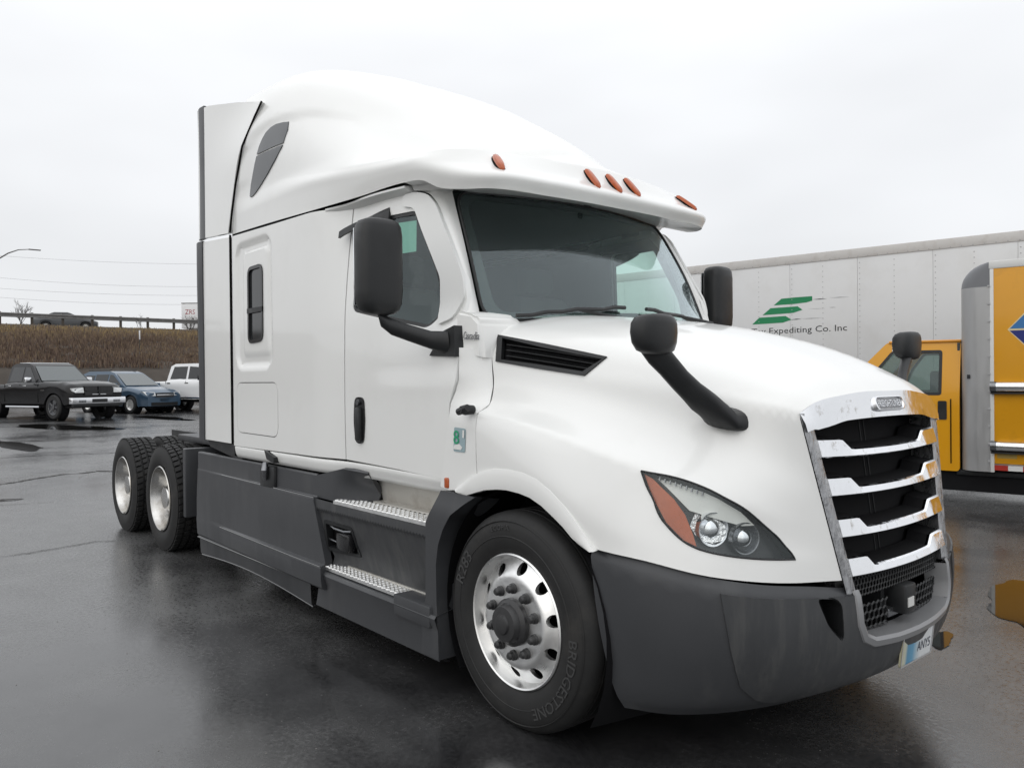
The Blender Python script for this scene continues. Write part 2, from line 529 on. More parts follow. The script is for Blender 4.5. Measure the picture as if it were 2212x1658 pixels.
# ---- side wall shape of the right-hand side: y as a function of x along the truck and height z
def side_y(x, z):
    x = np.asarray(x, float); z = np.asarray(z, float)
    yb = -1.22 + 0.045*smooth(-1.95, -1.5, x) + 0.045*np.clip((x+1.5)/1.15, 0, 1)
    tb = 0.085*np.clip((z-1.93)/0.75, 0, 1.2)**1.35*smooth(-2.0, -1.45, x)
    tb = tb + 0.10*smooth(1.72, 2.02, z)*smooth(-1.35, -0.55, x)
    zc = 1.57 + 0.05*np.clip((x+1.4)/1.0, 0, 1)
    ledge = -0.014*smooth(zc+0.06, zc-0.015, z)*smooth(-1.5, -0.75, x)
    return yb + tb + ledge - 0.012*np.clip((1.9-z)/0.8, 0, 1)*np.clip((z-1.1)/0.8, 0, 1)*4*smooth(-2.0, -1.4, x)*0.5

def rbox_sdf(x, z, cx, cz, hx, hz, r):
    qx = np.abs(x-cx)-hx+r; qz = np.abs(z-cz)-hz+r
    return np.minimum(np.maximum(qx, qz), 0) + np.hypot(np.maximum(qx, 0), np.maximum(qz, 0)) - r

def sleeper_y(x, z):
    y = side_y(x, z)
    d = rbox_sdf(x, z, -2.893, 2.165, 0.325, 0.46, 0.10)
    y = y + 0.018*smooth(0.010, -0.014, d)
    d2 = rbox_sdf(x, z, -2.86, 2.17, 0.235, 0.385, 0.05)
    y = y - 0.014*smooth(0.006, -0.010, d2)
    return y

def side_fn(yf, sgn=1):
    return lambda Q: np.stack([Q[:, 0], sgn*yf(Q[:, 0], Q[:, 1]), Q[:, 1]], 1)
def side_nrm(yf, sgn=1):
    def f(Q):
        e = 0.01
        dx = (yf(Q[:, 0]+e, Q[:, 1]) - yf(Q[:, 0]-e, Q[:, 1]))/(2*e)
        dz = (yf(Q[:, 0], Q[:, 1]+e) - yf(Q[:, 0], Q[:, 1]-e))/(2*e)
        n = np.stack([dx, -np.ones(len(Q)), dz], 1)
        n /= np.linalg.norm(n, axis=1)[:, None]
        n[:, 1] *= sgn
        return n
    return f
def side_panel(name, outline, material, holes=(), yf=side_y, step=(0.07, 0.07), flange=0.03, off=0.0, parent=None, both=True, label=None):
    r = []
    for sgn in ((1, -1) if both else (1,)):
        o = patch_mb(side_fn(yf, sgn), outline, holes, step, flange, side_nrm(yf, sgn), off).build(name, material, parent if parent is not None else truck, 30)
        r.append(o)
    return r
def side_ring(name, outer, d, material, yf=side_y, off=0.006, flange=0.03, both=True, parent=None):
    return side_panel(name, outer, material, [shrink(outer, d)], yf, (0.5, 0.5), flange, off, parent, both)

# ---- roof cap with visor
A = [(-3.3,-1.21,2.735),(-2.5,-1.212,2.71),(-1.8,-1.195,2.69),(-1.4,-1.16,2.69),(-1.0,-1.11,2.70),(-.85,-1.09,2.685),(-.74,-1.05,2.63),(-.60,-1.0,2.605),(-.48,-.9,2.60),(-.43,-.55,2.60),(-.41,-.25,2.60),(-.41,0,2.60)]
B = [(-3.3,-1.215,2.85),(-2.5,-1.215,2.83),(-1.8,-1.205,2.80),(-1.4,-1.175,2.775),(-1.0,-1.125,2.77),(-.85,-1.105,2.755),(-.70,-1.065,2.71),(-.55,-1.0,2.68),(-.44,-.88,2.67),(-.39,-.55,2.665),(-.375,-.25,2.665),(-.37,0,2.665)]
Cc= [(-3.3,-1.22,2.95),(-2.5,-1.22,2.93),(-1.8,-1.21,2.865),(-1.4,-1.18,2.83),(-1.0,-1.125,2.81),(-.87,-1.1,2.805),(-.74,-1.05,2.78),(-.62,-.95,2.755),(-.53,-.80,2.745),(-.485,-.5,2.745),(-.462,-.2,2.745),(-.455,0,2.745)]
D = [(-3.3,-1.22,3.05),(-2.5,-1.215,3.0),(-1.8,-1.19,2.915),(-1.4,-1.165,2.875),(-1.02,-1.10,2.85),(-.9,-1.07,2.845),(-.765,-1.01,2.848),(-.68,-.89,2.852),(-.64,-.71,2.856),(-.585,-.45,2.858),(-.545,-.2,2.856),(-.535,0,2.856)]
E_= [(-3.3,-1.215,3.3),(-2.5,-1.205,3.2),(-1.9,-1.135,3.1),(-1.5,-1.05,3.01),(-1.2,-.95,2.91),(-1.05,-.87,2.872),(-.95,-.79,2.862),(-.88,-.69,2.864),(-.81,-.55,2.870),(-.735,-.37,2.886),(-.67,-.18,2.918),(-.64,0,2.93)]
F_= [(-3.3,-1.19,3.55),(-2.6,-1.15,3.48),(-2.1,-1.04,3.37),(-1.75,-.92,3.265),(-1.45,-.8,3.175),(-1.28,-.72,3.115),(-1.15,-.65,3.065),(-1.05,-.58,3.03),(-.96,-.48,3.0),(-.86,-.34,2.995),(-.78,-.17,3.01),(-.75,0,3.02)]
G_= [(-3.3,-1.08,3.80),(-2.7,-1.02,3.77),(-2.3,-.92,3.67),(-1.95,-.8,3.54),(-1.65,-.68,3.405),(-1.48,-.6,3.305),(-1.35,-.54,3.245),(-1.25,-.48,3.205),(-1.15,-.4,3.17),(-1.05,-.28,3.15),(-.98,-.15,3.15),(-.95,0,3.16)]
H_= [(-3.3,-.8,3.94),(-2.75,-.75,3.935),(-2.4,-.66,3.845),(-2.1,-.57,3.73),(-1.85,-.48,3.61),(-1.7,-.42,3.53),(-1.6,-.37,3.455),(-1.5,-.32,3.41),(-1.43,-.27,3.38),(-1.36,-.18,3.365),(-1.31,-.1,3.36),(-1.3,0,3.365)]
I_= [(-3.3,0,4.0),(-2.95,0,4.0),(-2.7,0,3.975),(-2.45,0,3.91),(-2.25,0,3.83),(-2.1,0,3.765),(-2.0,0,3.715),(-1.9,0,3.665),(-1.8,0,3.62),(-1.7,0,3.57),(-1.6,0,3.505),(-1.52,0,3.465)]
roofL = Loft([A,B,Cc,D,E_,F_,G_,H_,I_], mir_col=True, mir_row=True, crease=(3,))
def arch_recess(p):
    """shallow pressed arch around the upper side window"""
    x, y, z = p
    if y > -0.95 or x > -1.35: return p
    ax = np.array([-3.12,-3.08,-2.94,-2.75,-2.55,-2.22,-1.82,-1.5]); az = np.array([2.9,3.33,3.425,3.465,3.475,3.445,3.33,3.15])
    top = np.interp(x, ax, az)
    w = smooth(0.0, 0.05, top - z)*smooth(-3.16, -3.09, x)*smooth(-1.5, -2.2, x)*smooth(2.86, 3.0, z)
    return (x, y + 0.022*float(w), z)
rm = roofL.mb(8, 8, mirror=False)
rm.v = [arch_recess(p) for p in rm.v]
rm.mirror()
roof = shell('roof_cap', rm, M['white'])
# rear wall of the sleeper and roof
prof = [(p[0], p[1], p[2]) for p in roofL.table()[:, 0]]
poly = [(-3.3, -1.2, 1.1)] + prof
rear = MB(); n = len(poly)
rear.add(poly + [(x, -y, z) for x, y, z in poly], [(i, i+1, n+i+1, n+i) for i in range(n-1)])
shell('rear_wall', rear, M['white'])

# visor underside
vu = Loft([[p for p in A[4:]],
           [(-1.0,-1.06,2.69),(-.9,-1.02,2.685),(-.87,-.95,2.672),(-.85,-.88,2.665),(-.82,-.78,2.662),(-.755,-.5,2.668),(-.722,-.22,2.672),(-.715,0,2.674)]], mir_col=True)
shell('visor_underside', vu.mb(2, 6), M['white'])

# seam shadow between roof cap and cab
for sgn in (1, -1):
    sm = MB(); secs = []
    for x, y, z in [(-3.3,-1.20,2.725),(-2.5,-1.20,2.70),(-1.8,-1.182,2.68),(-1.4,-1.135,2.68),(-1.1,-1.085,2.685)]:
        y = float(side_y(x, 2.68)) + .012
        secs.append([(x, sgn*y, z-.02), (x, sgn*y, z+.03)])
    sm.sweep(secs, closed_section=False, cap=False).build('roof_seam', M['gap'], truck)

# upper side window in two panes
uw_top = [(-2.842,3.249),(-2.812,3.303),(-2.77,3.35),(-2.723,3.385),(-2.665,3.41),(-2.60,3.418),(-2.52,3.413),(-2.451,3.402),(-2.427,3.334),(-2.444,3.245)]
uw_bot = [(-2.846,3.236),(-2.447,3.231),(-2.462,3.21),(-2.528,3.148),(-2.637,3.079),(-2.756,3.02),(-2.85,2.975),(-2.90,2.957),(-2.94,2.955),(-2.958,2.966),(-2.957,3.0),(-2.945,3.05),(-2.915,3.108),(-2.875,3.185)]
def roof_side(Q, sgn=1):
    T = roofL.table(); pts = T[:, :16*4].reshape(-1, 3); pts = pts[pts[:, 1] < -0.9]
    o = []
    for x, z in Q:
        d = (pts[:, 0]-x)**2 + (pts[:, 2]-z)**2
        k = np.argsort(d)[:6]; w = 1/(d[k]+1e-6)
        y = (pts[k, 1]*w).sum()/w.sum()
        o.append((x, sgn*(arch_recess((x, y, z))[1]-0.008), z))
    return np.array(o)
for sgn in (1, -1):
    nf = lambda Q, s=sgn: np.tile(np.array([0, -s*1.0, 0.0]), (len(Q), 1))
    w = patch_mb(lambda Q, s=sgn: roof_side(Q, s), densify(uw_top, .05), (), (.06, .06), 0.02, nf).build('upper_side_window', M['grey_glass'], truck)
    patch_mb(lambda Q, s=sgn: roof_side(Q, s), densify(uw_bot, .05), (), (.06, .06), 0.02, nf).build('pane', M['grey_glass'], w)

# ---- marker lights on the visor
def lozenge(c, ax, up, nrm, L, W, H, n=14):
    c, ax, up, nrm = (Vector(v) for v in (c, ax, up, nrm)); m = MB(); V = []; 
    rings = [(1.0, -0.004), (1.0, H*0.55), (0.82, H*0.9), (0.45, H)]
    for s, h in rings:
        for k in range(n):
            w = 2*math.pi*k/n
            cx_, sx_ = math.cos(w), math.sin(w)
            V.append(c + ax*(L/2*s*abs(cx_)**0.8*math.copysign(1, cx_)) + up*(W/2*s*abs(sx_)**0.7*math.copysign(1, sx_)) + nrm*h)
    Fc = [(i*n+k, i*n+(k+1) % n, (i+1)*n+(k+1) % n, (i+1)*n+k) for i in range(len(rings)-1) for k in range(n)]
    Fc.append(tuple(range((len(rings)-1)*n, len(rings)*n)))
    return m.add(V, Fc)
for px, py in ((-.548, -.802), (-.468, -.176), (-.455, 0.0), (-.468, .176), (-.548, .802)):
    q = roofL.locate([(px, -abs(py), 2.745)])
    nr_ = roofL.normal(q, flip=1)[0]; p = roofL.at(q)[0]
    if nr_[2] < 0: nr_ = -nr_
    if py > 0: nr_[1] *= -1; p[1] *= -1
    nv = Vector(nr_); up = (Vector((0, 0, 1)) - nv*nv.z).normalized(); sd_ = up.cross(nv)
    base = lozenge(p, up, sd_, nv, 0.19, 0.052, 0.012).build('marker_light', M['gap'], truck)
    lozenge(p + np.array(nr_)*0.006, up, sd_, nv, 0.178, 0.042, 0.026).build('lens', M['lens_amber'], base)

# ---- sleeper walls, door, cowl
win_s = rounded([(-2.99,1.875),(-2.715,1.885),(-2.715,2.445),(-2.99,2.44)], 0.07)
hatch = rounded([(-3.225,1.21),(-2.47,1.205),(-2.47,1.592),(-3.225,1.592)], 0.085)
side_panel('sleeper_wall', densify([(-3.29,1.105),(-1.585,1.118),(-1.585,2.668),(-1.8,2.672),(-2.5,2.69),(-3.29,2.715)], .07), M['white'],
           [win_s, hatch], sleeper_y, (0.02, 0.02))
side_panel('storage_hatch', shrink(hatch, 0.006), M['white'], (), side_y, (0.09, 0.09), 0.02, 0.001)
for s_ in (1, -1):
    pass
frames = side_ring('sleeper_window', win_s, 0.024, M['black_gloss'], sleeper_y, 0.008)
for i, fr in enumerate(frames):
    sgn = 1 if i == 0 else -1
    patch_mb(side_fn(sleeper_y, sgn), shrink(win_s, 0.02), (), (.1, .1), 0, side_nrm(sleeper_y, sgn), -0.006).build('pane', M['tint'], fr)
    mbx = MB().box((-2.99, -0.012, 2.10), (-2.715, 0.006, 2.135)); 
    mbx.v = [(x, sgn*(float(sleeper_y(x, z)) + y), z) for x, y, z in mbx.v]
    mbx.build('crossbar', M['black'], fr)

door_out = [(-1.575,1.118),(-1.0,1.103),(-.60,1.085),(-.56,1.26),(-.53,1.42),(-.525,1.48),(-.475,1.60),(-.472,1.72),(-.49,1.86),(-.525,1.95),(-.535,2.03),(-.56,2.12),(-.65,2.275),(-.76,2.45),(-.83,2.56),(-.90,2.625),(-.985,2.655),(-1.08,2.668),(-1.575,2.668)]
door_win = rounded([(-1.50,2.015),(-1.35,1.985),(-.79,1.875),(-.715,1.94),(-.745,2.15),(-.985,2.55),(-1.46,2.56)], [.05,.05,.05,.06,.1,.03,.05])
doors = side_panel('cab_door', densify(door_out, .06), M['white'], [door_win], side_y, (0.05, 0.05), 0.035)
for i, d in enumerate(doors):
    sgn = 1 if i == 0 else -1
    patch_mb(side_fn(side_y, sgn), door_win, (), (.15, .15), 0, side_nrm(side_y, sgn), -0.014).build('door_glass', M['glass'], d)
    patch_mb(side_fn(side_y, sgn), door_win, [shrink(door_win, 0.02)], (.5, .5), 0.02, side_nrm(side_y, sgn), -0.006).build('window_seal', M['black'], d)
    # handle: recessed black pull
    hb = rounded([(-1.455,1.225),(-1.365,1.225),(-1.345,1.36),(-1.355,1.50),(-1.455,1.50),(-1.47,1.36)], 0.04)
    h = patch_mb(side_fn(side_y, sgn), hb, (), (.03, .03), 0.02, side_nrm(side_y, sgn), 0.008).build('door_handle', M['black_gloss'], d)
    gy = sgn*float(side_y(-1.4, 1.36))
    MB().box((-1.43, gy-0.018-0.012, 1.24), (-1.375, gy+0.012, 1.44), 0.012).build('grip', M['black'], h)
    MB().lathe([(0.0, 0.0), (0.018, 0.0), (0.018, 0.012), (0.0, 0.014)], 16, 'y', (-1.405, gy-sgn*0.022, 1.47)).build('key_lock', M['chrome_dark'], h)
    # rain guard above the window and sticker hanging in the glass
    rg = MB(); secs = []
    for t in np.linspace(0, 1, 12):
        x = -1.60 + t*0.40; z = 2.500 + 0.065*t**0.8
        y = float(side_y(x, z)); k = 0.075*math.sin(math.pi*min(1, (1-t)*0.62+0.02))
        secs.append([(x, sgn*(y+0.0), z+0.035), (x, sgn*(y-k), z+0.005), (x, sgn*(y-k-0.006), z-0.035), (x, sgn*(y-k+0.008), z-0.036), (x, sgn*(y-k+0.012), z)])
    rg.sweep(secs).build('rain_guard', M['black'], d)
    if sgn == 1:
        st = [(-1.17, 2.32), (-.968, 2.32), (-.99, 2.50), (-1.17, 2.505)]
        patch_mb(side_fn(side_y, 1), st, (), (.2, .2), 0, side_nrm(side_y, 1), -0.018).build('window_sticker', mat('pale_green_sticker', (0.30, 0.50, 0.44), 0.6), d)
# rear door frame trim (white pillar fairing standing proud of the door front)
pf = [(-.985,2.652),(-.90,2.628),(-.83,2.565),(-.76,2.453),(-.65,2.278),(-.56,2.13),(-.54,2.03),(-.60,1.915),(-.70,1.885),(-.72,1.93),(-.74,2.145),(-.91,2.421),(-.99,2.562),(-1.09,2.585),(-1.085,2.652)]
side_panel('pillar_fairing', densify(rounded(pf, .03, 3), .05), M['white_rough'], (), side_y, (0.05, 0.05), 0.02, 0.016)
# drip ledge above the door
for sgn in (1, -1):
    m = MB(); secs = []
    for t in np.linspace(0, 1, 9):
        x = -1.80 + 0.78*t; y = float(side_y(x, 2.65)); k = 0.005 + 0.055*min(1, t*2.2)
        z = 2.686 + 0.010*t
        secs.append([(x, sgn*(y+0.02), z), (x, sgn*(y-k), z-0.008), (x, sgn*(y-k), z-0.02), (x, sgn*(y+0.02), z-0.05)])
    m.sweep(secs).build('drip_ledge', M['white_rough'], truck)

# windscreen: half rows from the outer edge to the middle
ws_t = np.array([(-.845,-.875,2.66),(-.80,-.66,2.665),(-.745,-.36,2.67),(-.725,0,2.672)])
ws_b = np.array([(-.485,-.955,1.90),(-.385,-.70,1.915),(-.285,-.38,1.925),(-.25,0,1.93)])
ws_m = (ws_t+ws_b)/2 + np.array([.018, -.012, .01])
ws_m[-1, 1] = 0
wsL = Loft([ws_t, ws_m, ws_b], mir_col=True)
def ws_fn(sgn, off=0.0):
    def f(Q):
        q = np.stack([Q[:, 0]/0.38, Q[:, 1]/0.31], 1)
        P = wsL.at(q)
        if off: P = P + wsL.normal(q)*off
        return P*np.array([1, sgn, 1])
    return f
if wsL.normal([(1, 1)])[0][0] > 0: WSF = 1
else: WSF = -1
ws_out = rounded([(0.0, 0.93), (0.0, 0.0), (0.76, 0.0), (0.76, 0.93)], [0, .13, .12, 0], 7)
ws_in = rounded([(0.05, 0.9299), (0.05, 0.075), (0.715, 0.085), (0.715, 0.9299)], [0, .12, .10, 0], 7)
wm = MB(); fm = MB()
ring = ws_out + []
for sgn in (1, -1):
    wm_ = patch_mb(ws_fn(sgn), densify(ws_out, .05), (), (.05, .05))
    wm.add(wm_.v, wm_.f)
    # frit border under the glass
    a = [(0.0, .93), *ws_out[1:-1], (0.76, .93)]; b = [(0.05, .93), *ws_in[1:-1], (0.715, .93)]
    P1 = ws_fn(sgn, -0.006*WSF)(np.array(a)); P2 = ws_fn(sgn, -0.006*WSF)(np.array(b))
    k = len(a); fm.add(np.concatenate([P1, P2]), [(i, i+1, k+i+1, k+i) for i in range(k-1)])
wind = shell('windscreen', wm, M['windscreen'])
fm.build('frit_border', M['black_gloss'], wind)
# rubber seal outside the glass
sl = MB()
for sgn in (1, -1):
    pts = ws_fn(sgn)(np.array(densify(ws_out, .05)[: ]))
    pts = [p for p in pts]
    j = next(i for i, q in enumerate(densify(ws_out, .05)) if q == tuple(ws_out[-1]))
    sl.tube(pts[:j+1], 0.009, 6)
sl.build('seal', M['black'], wind)

# pillar skin between door edge and windscreen edge
de = [(-1.0,2.665),(-.91,2.635),(-.84,2.57),(-.77,2.46),(-.71,2.36),(-.65,2.27),(-.57,2.12),(-.545,2.03),(-.53,1.95),(-.51,1.84)]
o_ = [(x, float(side_y(x, z))+.012, z) for x, z in de]
wsedge = wsL.at([(t, 0.0) for t in np.linspace(0, 2, 10)])
i_ = [tuple(p + np.array([-.012, -.012, -.004])) for p in wsedge]
mid = [tuple((np.array(a)+np.array(b))/2 + np.array([.012, -.012, 0])) for a, b in zip(o_, i_)]
pl = Loft([o_, mid, i_])
for sgn in (1, -1):
    m = pl.mb(5, 4, mirror=False); m.v = [(x, y*sgn, z) for x, y, z in m.v]
    m.build('windscreen_pillar', M['white'], truck)
# filler above the windscreen corners
for sgn in (1, -1):
    fl = MB()
    q = [(-1.0,-1.06,2.69),(-.985,-1.06,2.66),(-.86,-.885,2.655),(-.85,-.88,2.668),(-.9,-1.02,2.688)]
    fl.add([(x, sgn*y, z) for x, y, z in q], [(0, 1, 2, 3, 4)])
    fl.build('pillar_top', M['white'], truck)

# cowl between door and bonnet
def cowl_y(x, z):
    x = np.asarray(x, float); z = np.asarray(z, float)
    zt = [1.06, 1.24, 1.38, 1.435, 1.475, 1.565, 1.692, 1.8]
    right = np.interp(z, zt, [-1.168, -1.173, -1.168, -1.153, -1.058, -1.010, -.997, -.985])
    left = np.interp(z, [1.0, 1.2, 1.38, 1.45, 1.55, 1.8], [-1.172, -1.168, -1.165, -1.158, -1.137, -1.134])
    xl = np.interp(z, [1.05, 1.26, 1.42, 1.48, 1.60, 1.76], [-.59, -.552, -.522, -.516, -.47, -.468])
    xr = np.interp(z, zt, [-.283, -.288, -.292, -.298, -.322, -.352, -.378, -.38])
    t = np.clip((x-xl)/(xr-xl), 0, 1)
    return left + (right-left)*t**1.6
cowl = [(-.592,1.05),(-.52,1.038),(-.40,1.05),(-.283,1.068),(-.292,1.38),(-.298,1.435),(-.322,1.475),(-.352,1.565),(-.378,1.70),(-.378,1.76),(-.468,1.76),(-.470,1.60),(-.519,1.48),(-.522,1.42),(-.552,1.26)]
cw = side_panel('cowl_panel', densify(cowl, .05), M['white'], (), cowl_y, (0.04, 0.04), 0.05)
for sgn in (1, -1):
    pr = [(-.515,1.732),(-.378,1.69),(-.385,1.885),(-.42,1.93),(-.515,1.955)]
    m = MB()
    n = 5
    bm_ = MB().prism([(x, sgn*float(np.interp(x, [-.515,-.42,-.37], [-1.128,-1.093,-1.045])), z) for x, z in pr], (0, .30*sgn, 0))
    bmm = bmesh.new(); vs = [bmm.verts.new(v) for v in bm_.v]
    for f in bm_.f: bmm.faces.new([vs[i] for i in f])
    bmesh.ops.bevel(bmm, geom=bmm.edges[:], offset=0.018, segments=3, affect='EDGES')
    me = bpy.data.meshes.new('cowl_block'); bmm.to_mesh(me); bmm.free()
    blk = link('cowl_block', me, M['white'], truck, 40)
    v, f = text_mesh('Cascadia', 0.058, 0.0015, 0.25)
    v[:, 0] = (v[:, 0]-(v[:, 0].max()+v[:, 0].min())/2)*0.36
    P = [(-.425+sgn*a, sgn*(float(np.interp(-.425+sgn*a, [-.515,-.42,-.37], [-1.128,-1.093,-1.045]))-.003-c), 1.80 + b - 0.06*a*sgn) for a, b, c in v]
    pyd('nameplate', P, f, M['chrome_dark'], blk)
    # black knob
    MB().tube([(-.335, sgn*-1.15, 1.45), (-.335, sgn*-1.20, 1.45), (-.34, sgn*-1.225, 1.452)], [0.022, 0.026, 0.018], 12).tube([(-.30, sgn*-1.21, 1.462), (-.375, sgn*-1.21, 1.44)], 0.018, 10).build('cap_knob', M['black'], truck)
# permit sticker on the cowl
stk = [(-.475,1.238),(-.375,1.238),(-.37,1.355),(-.47,1.36)]
so = patch_mb(side_fn(cowl_y, 1), rounded(stk, .012), (), (.1, .1), 0, side_nrm(cowl_y, 1), 0.003).build('permit_sticker', mat('sticker_grey_blue', (0.30, 0.40, 0.43), 0.5), truck)
gm_ = mat('sticker_green', (0.02, 0.33, 0.16), 0.5); wm_ = mat('sticker_white', (0.75, 0.75, 0.73), 0.5)
v, f = text_mesh('8', 0.10, 0)
pyd('green_numeral', [(-.474 + a*1.1, -1.1745, 1.276 + b) for a, b, c in v], f, gm_, so)
pyd('white_mark', *(lambda pts: (pts, [tuple(range(len(pts)))]))([(-.47,-1.1742,1.25),(-.41,-1.1742,1.248),(-.395,-1.1742,1.262),(-.42,-1.1742,1.278),(-.465,-1.1742,1.27)]), wm_, so)
pyd('white_strip', [(-.395,-1.1742,1.31),(-.38,-1.1742,1.31),(-.378,-1.1742,1.348),(-.393,-1.1742,1.348)], [(0,1,2,3)], wm_, so)

# ---- bonnet
HW = lambda z: 0.50 + 0.135*(z-0.79)/0.66
GX = lambda y, z: 1.24 - (z-0.79)*0.13 - 0.12*y*y
def ge(z): return (GX(HW(z), z), -HW(z), z)
hood_rows = [
 [(-.275,-1.17,1.068),(-.04,-1.18,1.088),(.2,-1.18,1.05),(.36,-1.18,.965),(.475,-1.17,.905),(.74,-1.13,.885),(.95,-1.0,.84),(1.10,-.77,.805),ge(.79)],
 [(-.28,-1.175,1.24),(-.04,-1.185,1.20),(.2,-1.185,1.15),(.38,-1.18,1.08),(.54,-1.16,1.01),(.76,-1.105,.965),(.95,-.975,.92),(1.095,-.755,.885),ge(.86)],
 [(-.285,-1.17,1.38),(-.04,-1.165,1.345),(.22,-1.15,1.285),(.45,-1.13,1.22),(.64,-1.10,1.15),(.82,-1.035,1.09),(.965,-.91,1.03),(1.09,-.73,.97),ge(.93)],
 [(-.29,-1.155,1.435),(-.05,-1.14,1.405),(.22,-1.12,1.35),(.48,-1.10,1.288),(.68,-1.06,1.235),(.85,-.985,1.185),(.985,-.87,1.115),(1.09,-.715,1.05),ge(1.02)],
 [(-.315,-1.06,1.475),(-.05,-1.035,1.455),(.22,-1.0,1.415),(.46,-.965,1.36),(.67,-.925,1.31),(.84,-.87,1.265),(.98,-.79,1.215),(1.08,-.70,1.16),ge(1.13)],
 [(-.345,-1.01,1.565),(-.05,-.965,1.545),(.21,-.92,1.505),(.44,-.88,1.455),(.65,-.84,1.405),(.83,-.79,1.36),(.97,-.735,1.315),(1.06,-.68,1.275),ge(1.25)],
 [(-.375,-.995,1.692),(-.05,-.935,1.645),(.2,-.89,1.61),(.42,-.85,1.58),(.63,-.80,1.548),(.82,-.75,1.517),(.96,-.71,1.492),(1.05,-.675,1.475),(1.105,-.632,1.452)],
 [(-.42,-.95,1.83),(-.05,-.875,1.775),(.2,-.825,1.73),(.42,-.78,1.69),(.63,-.73,1.645),(.82,-.675,1.60),(.96,-.625,1.56),(1.05,-.585,1.53),(1.12,-.54,1.492)],
 [(-.45,-.75,1.915),(-.05,-.68,1.865),(.2,-.64,1.82),(.42,-.59,1.775),(.63,-.545,1.725),(.82,-.49,1.67),(.96,-.44,1.62),(1.06,-.405,1.575),(1.14,-.36,1.518)],
 [(-.45,0,1.965),(-.05,0,1.92),(.2,0,1.88),(.42,0,1.835),(.63,0,1.78),(.82,0,1.715),(.97,0,1.65),(1.08,0,1.59),(1.155,0,1.53)]]
hoodL = Loft(hood_rows, mir_row=True, crease=(3, 6))
HFL = 1 if hoodL.normal([(8, 4)])[0][2] > 0 else -1
HS = np.array([0.18, 0.2])
def hood_n(q): return hoodL.normal(q, flip=HFL)
def hood_fn(sgn, off=0.0):
    def f(Q):
        q = np.asarray(Q)/HS
        P = hoodL.at(q)
        if off: P = P + hood_n(q)*off
        return P*np.array([1, sgn, 1])
    return f
def hood_nrm(sgn):
    return lambda Q: hood_n(np.asarray(Q)/HS)*np.array([1, sgn, 1])

# ---- bumper surface
bump_rows = [
 [(.455,-1.13,.902),(.72,-1.115,.882),(.93,-1.005,.837),(1.06,-.85,.805),(1.155,-.62,.776),(1.205,-.45,.752),(1.24,-.22,.745),(1.25,0,.745)],
 [(.462,-1.15,.858),(.72,-1.14,.838),(.945,-1.025,.795),(1.08,-.865,.766),(1.175,-.63,.742),(1.225,-.455,.73),(1.262,-.22,.722),(1.272,0,.722)],
 [(.485,-1.15,.68),(.735,-1.135,.67),(.95,-1.02,.65),(1.09,-.86,.635),(1.185,-.63,.62),(1.235,-.455,.615),(1.272,-.22,.61),(1.282,0,.61)],
 [(.525,-1.135,.46),(.745,-1.10,.46),(.94,-.98,.455),(1.075,-.82,.452),(1.17,-.60,.452),(1.22,-.44,.452),(1.26,-.21,.452),(1.27,0,.452)],
 [(.56,-1.105,.30),(.745,-1.045,.302),(.91,-.915,.312),(1.03,-.75,.325),(1.125,-.545,.34),(1.175,-.395,.352),(1.215,-.19,.362),(1.225,0,.366)],
 [(.575,-1.075,.245),(.74,-1.0,.25),(.885,-.865,.262),(.995,-.70,.277),(1.085,-.505,.298),(1.135,-.365,.312),(1.17,-.175,.328),(1.18,0,.332)]]
bumpL = Loft(bump_rows, mir_col=True, crease=(1,))
BS = np.array([0.12, 0.2])
BFL = 1 if bumpL.normal([(2, 6)])[0][0] > 0 else -1
def bump_n(q): return bumpL.normal(q, flip=BFL)
def bump_fn(sgn, off=0.0):
    def f(Q):
        q = np.asarray(Q)/BS
        P = bumpL.at(q)
        if off: P = P + bump_n(q)*off
        return P*np.array([1, sgn, 1])
    return f
def bump_nrm(sgn):
    return lambda Q: bump_n(np.asarray(Q)/BS)*np.array([1, sgn, 1])
def uvs(lst): return [(r*HS[0], c*HS[1]) for r, c in lst]
hl_uv = uvs([(2.86,3.96),(2.99,4.46),(3.03,5.04),(2.99,5.63),(2.78,6.25),(2.2,6.79),(1.58,7.12),(1.13,7.25),(1.04,6.71),(1.04,6.08),(1.13,5.62),(1.42,5.17),(1.75,4.75),(2.29,4.29)])
def cr_closed(P, k=4):
    P = [np.array(p) for p in P]; n = len(P); o = []
    for i in range(n):
        a, b, c, d = P[i-1], P[i], P[(i+1) % n], P[(i+2) % n]
        for t in np.linspace(0, 1, k, endpoint=False):
            o.append(tuple(0.5*((2*b)+(c-a)*t+(2*a-5*b+4*c-d)*t*t+(3*b-a-3*c+d)*t**3)))
    return o
vent_uv = uvs([(6.98,.08),(6.87,.9),(6.77,2.30),(5.97,1.93),(5.96,.85),(5.99,.08)])
hood_rect = [(0, 0), (0, 8*HS[1]), (9*HS[0], 8*HS[1]), (9*HS[0], 0)]
hm = MB()
def arc_pts(P, k=5):
    """open Catmull-Rom through P, without its last point"""
    P = [np.array(p) for p in P]; Q = [2*P[0]-P[1]] + P + [2*P[-1]-P[-2]]; o = []
    for i in range(1, len(Q)-2):
        a, b, c, d = Q[i-1:i+3]
        for t in np.linspace(0, 1, k, endpoint=False): o.append(tuple(0.5*((2*b)+(c-a)*t+(2*a-5*b+4*c-d)*t*t+(3*b-a-3*c+d)*t**3)))
    return o
hl_in = arc_pts(hl_uv[:8]) + arc_pts(hl_uv[7:] + hl_uv[:1])
for sgn in (1, -1):
    rect = densify(hood_rect, .05)
    # bend two hood edges exactly onto the grid; crease row 3 is kept as extra points by the dense step
    pm = patch_mb(hood_fn(sgn), rect, [hl_in, vent_uv], (.045, .045), 0.0)
    hm.add(pm.v, pm.f)
hood = hm.build('bonnet', M['white'], truck, 50)
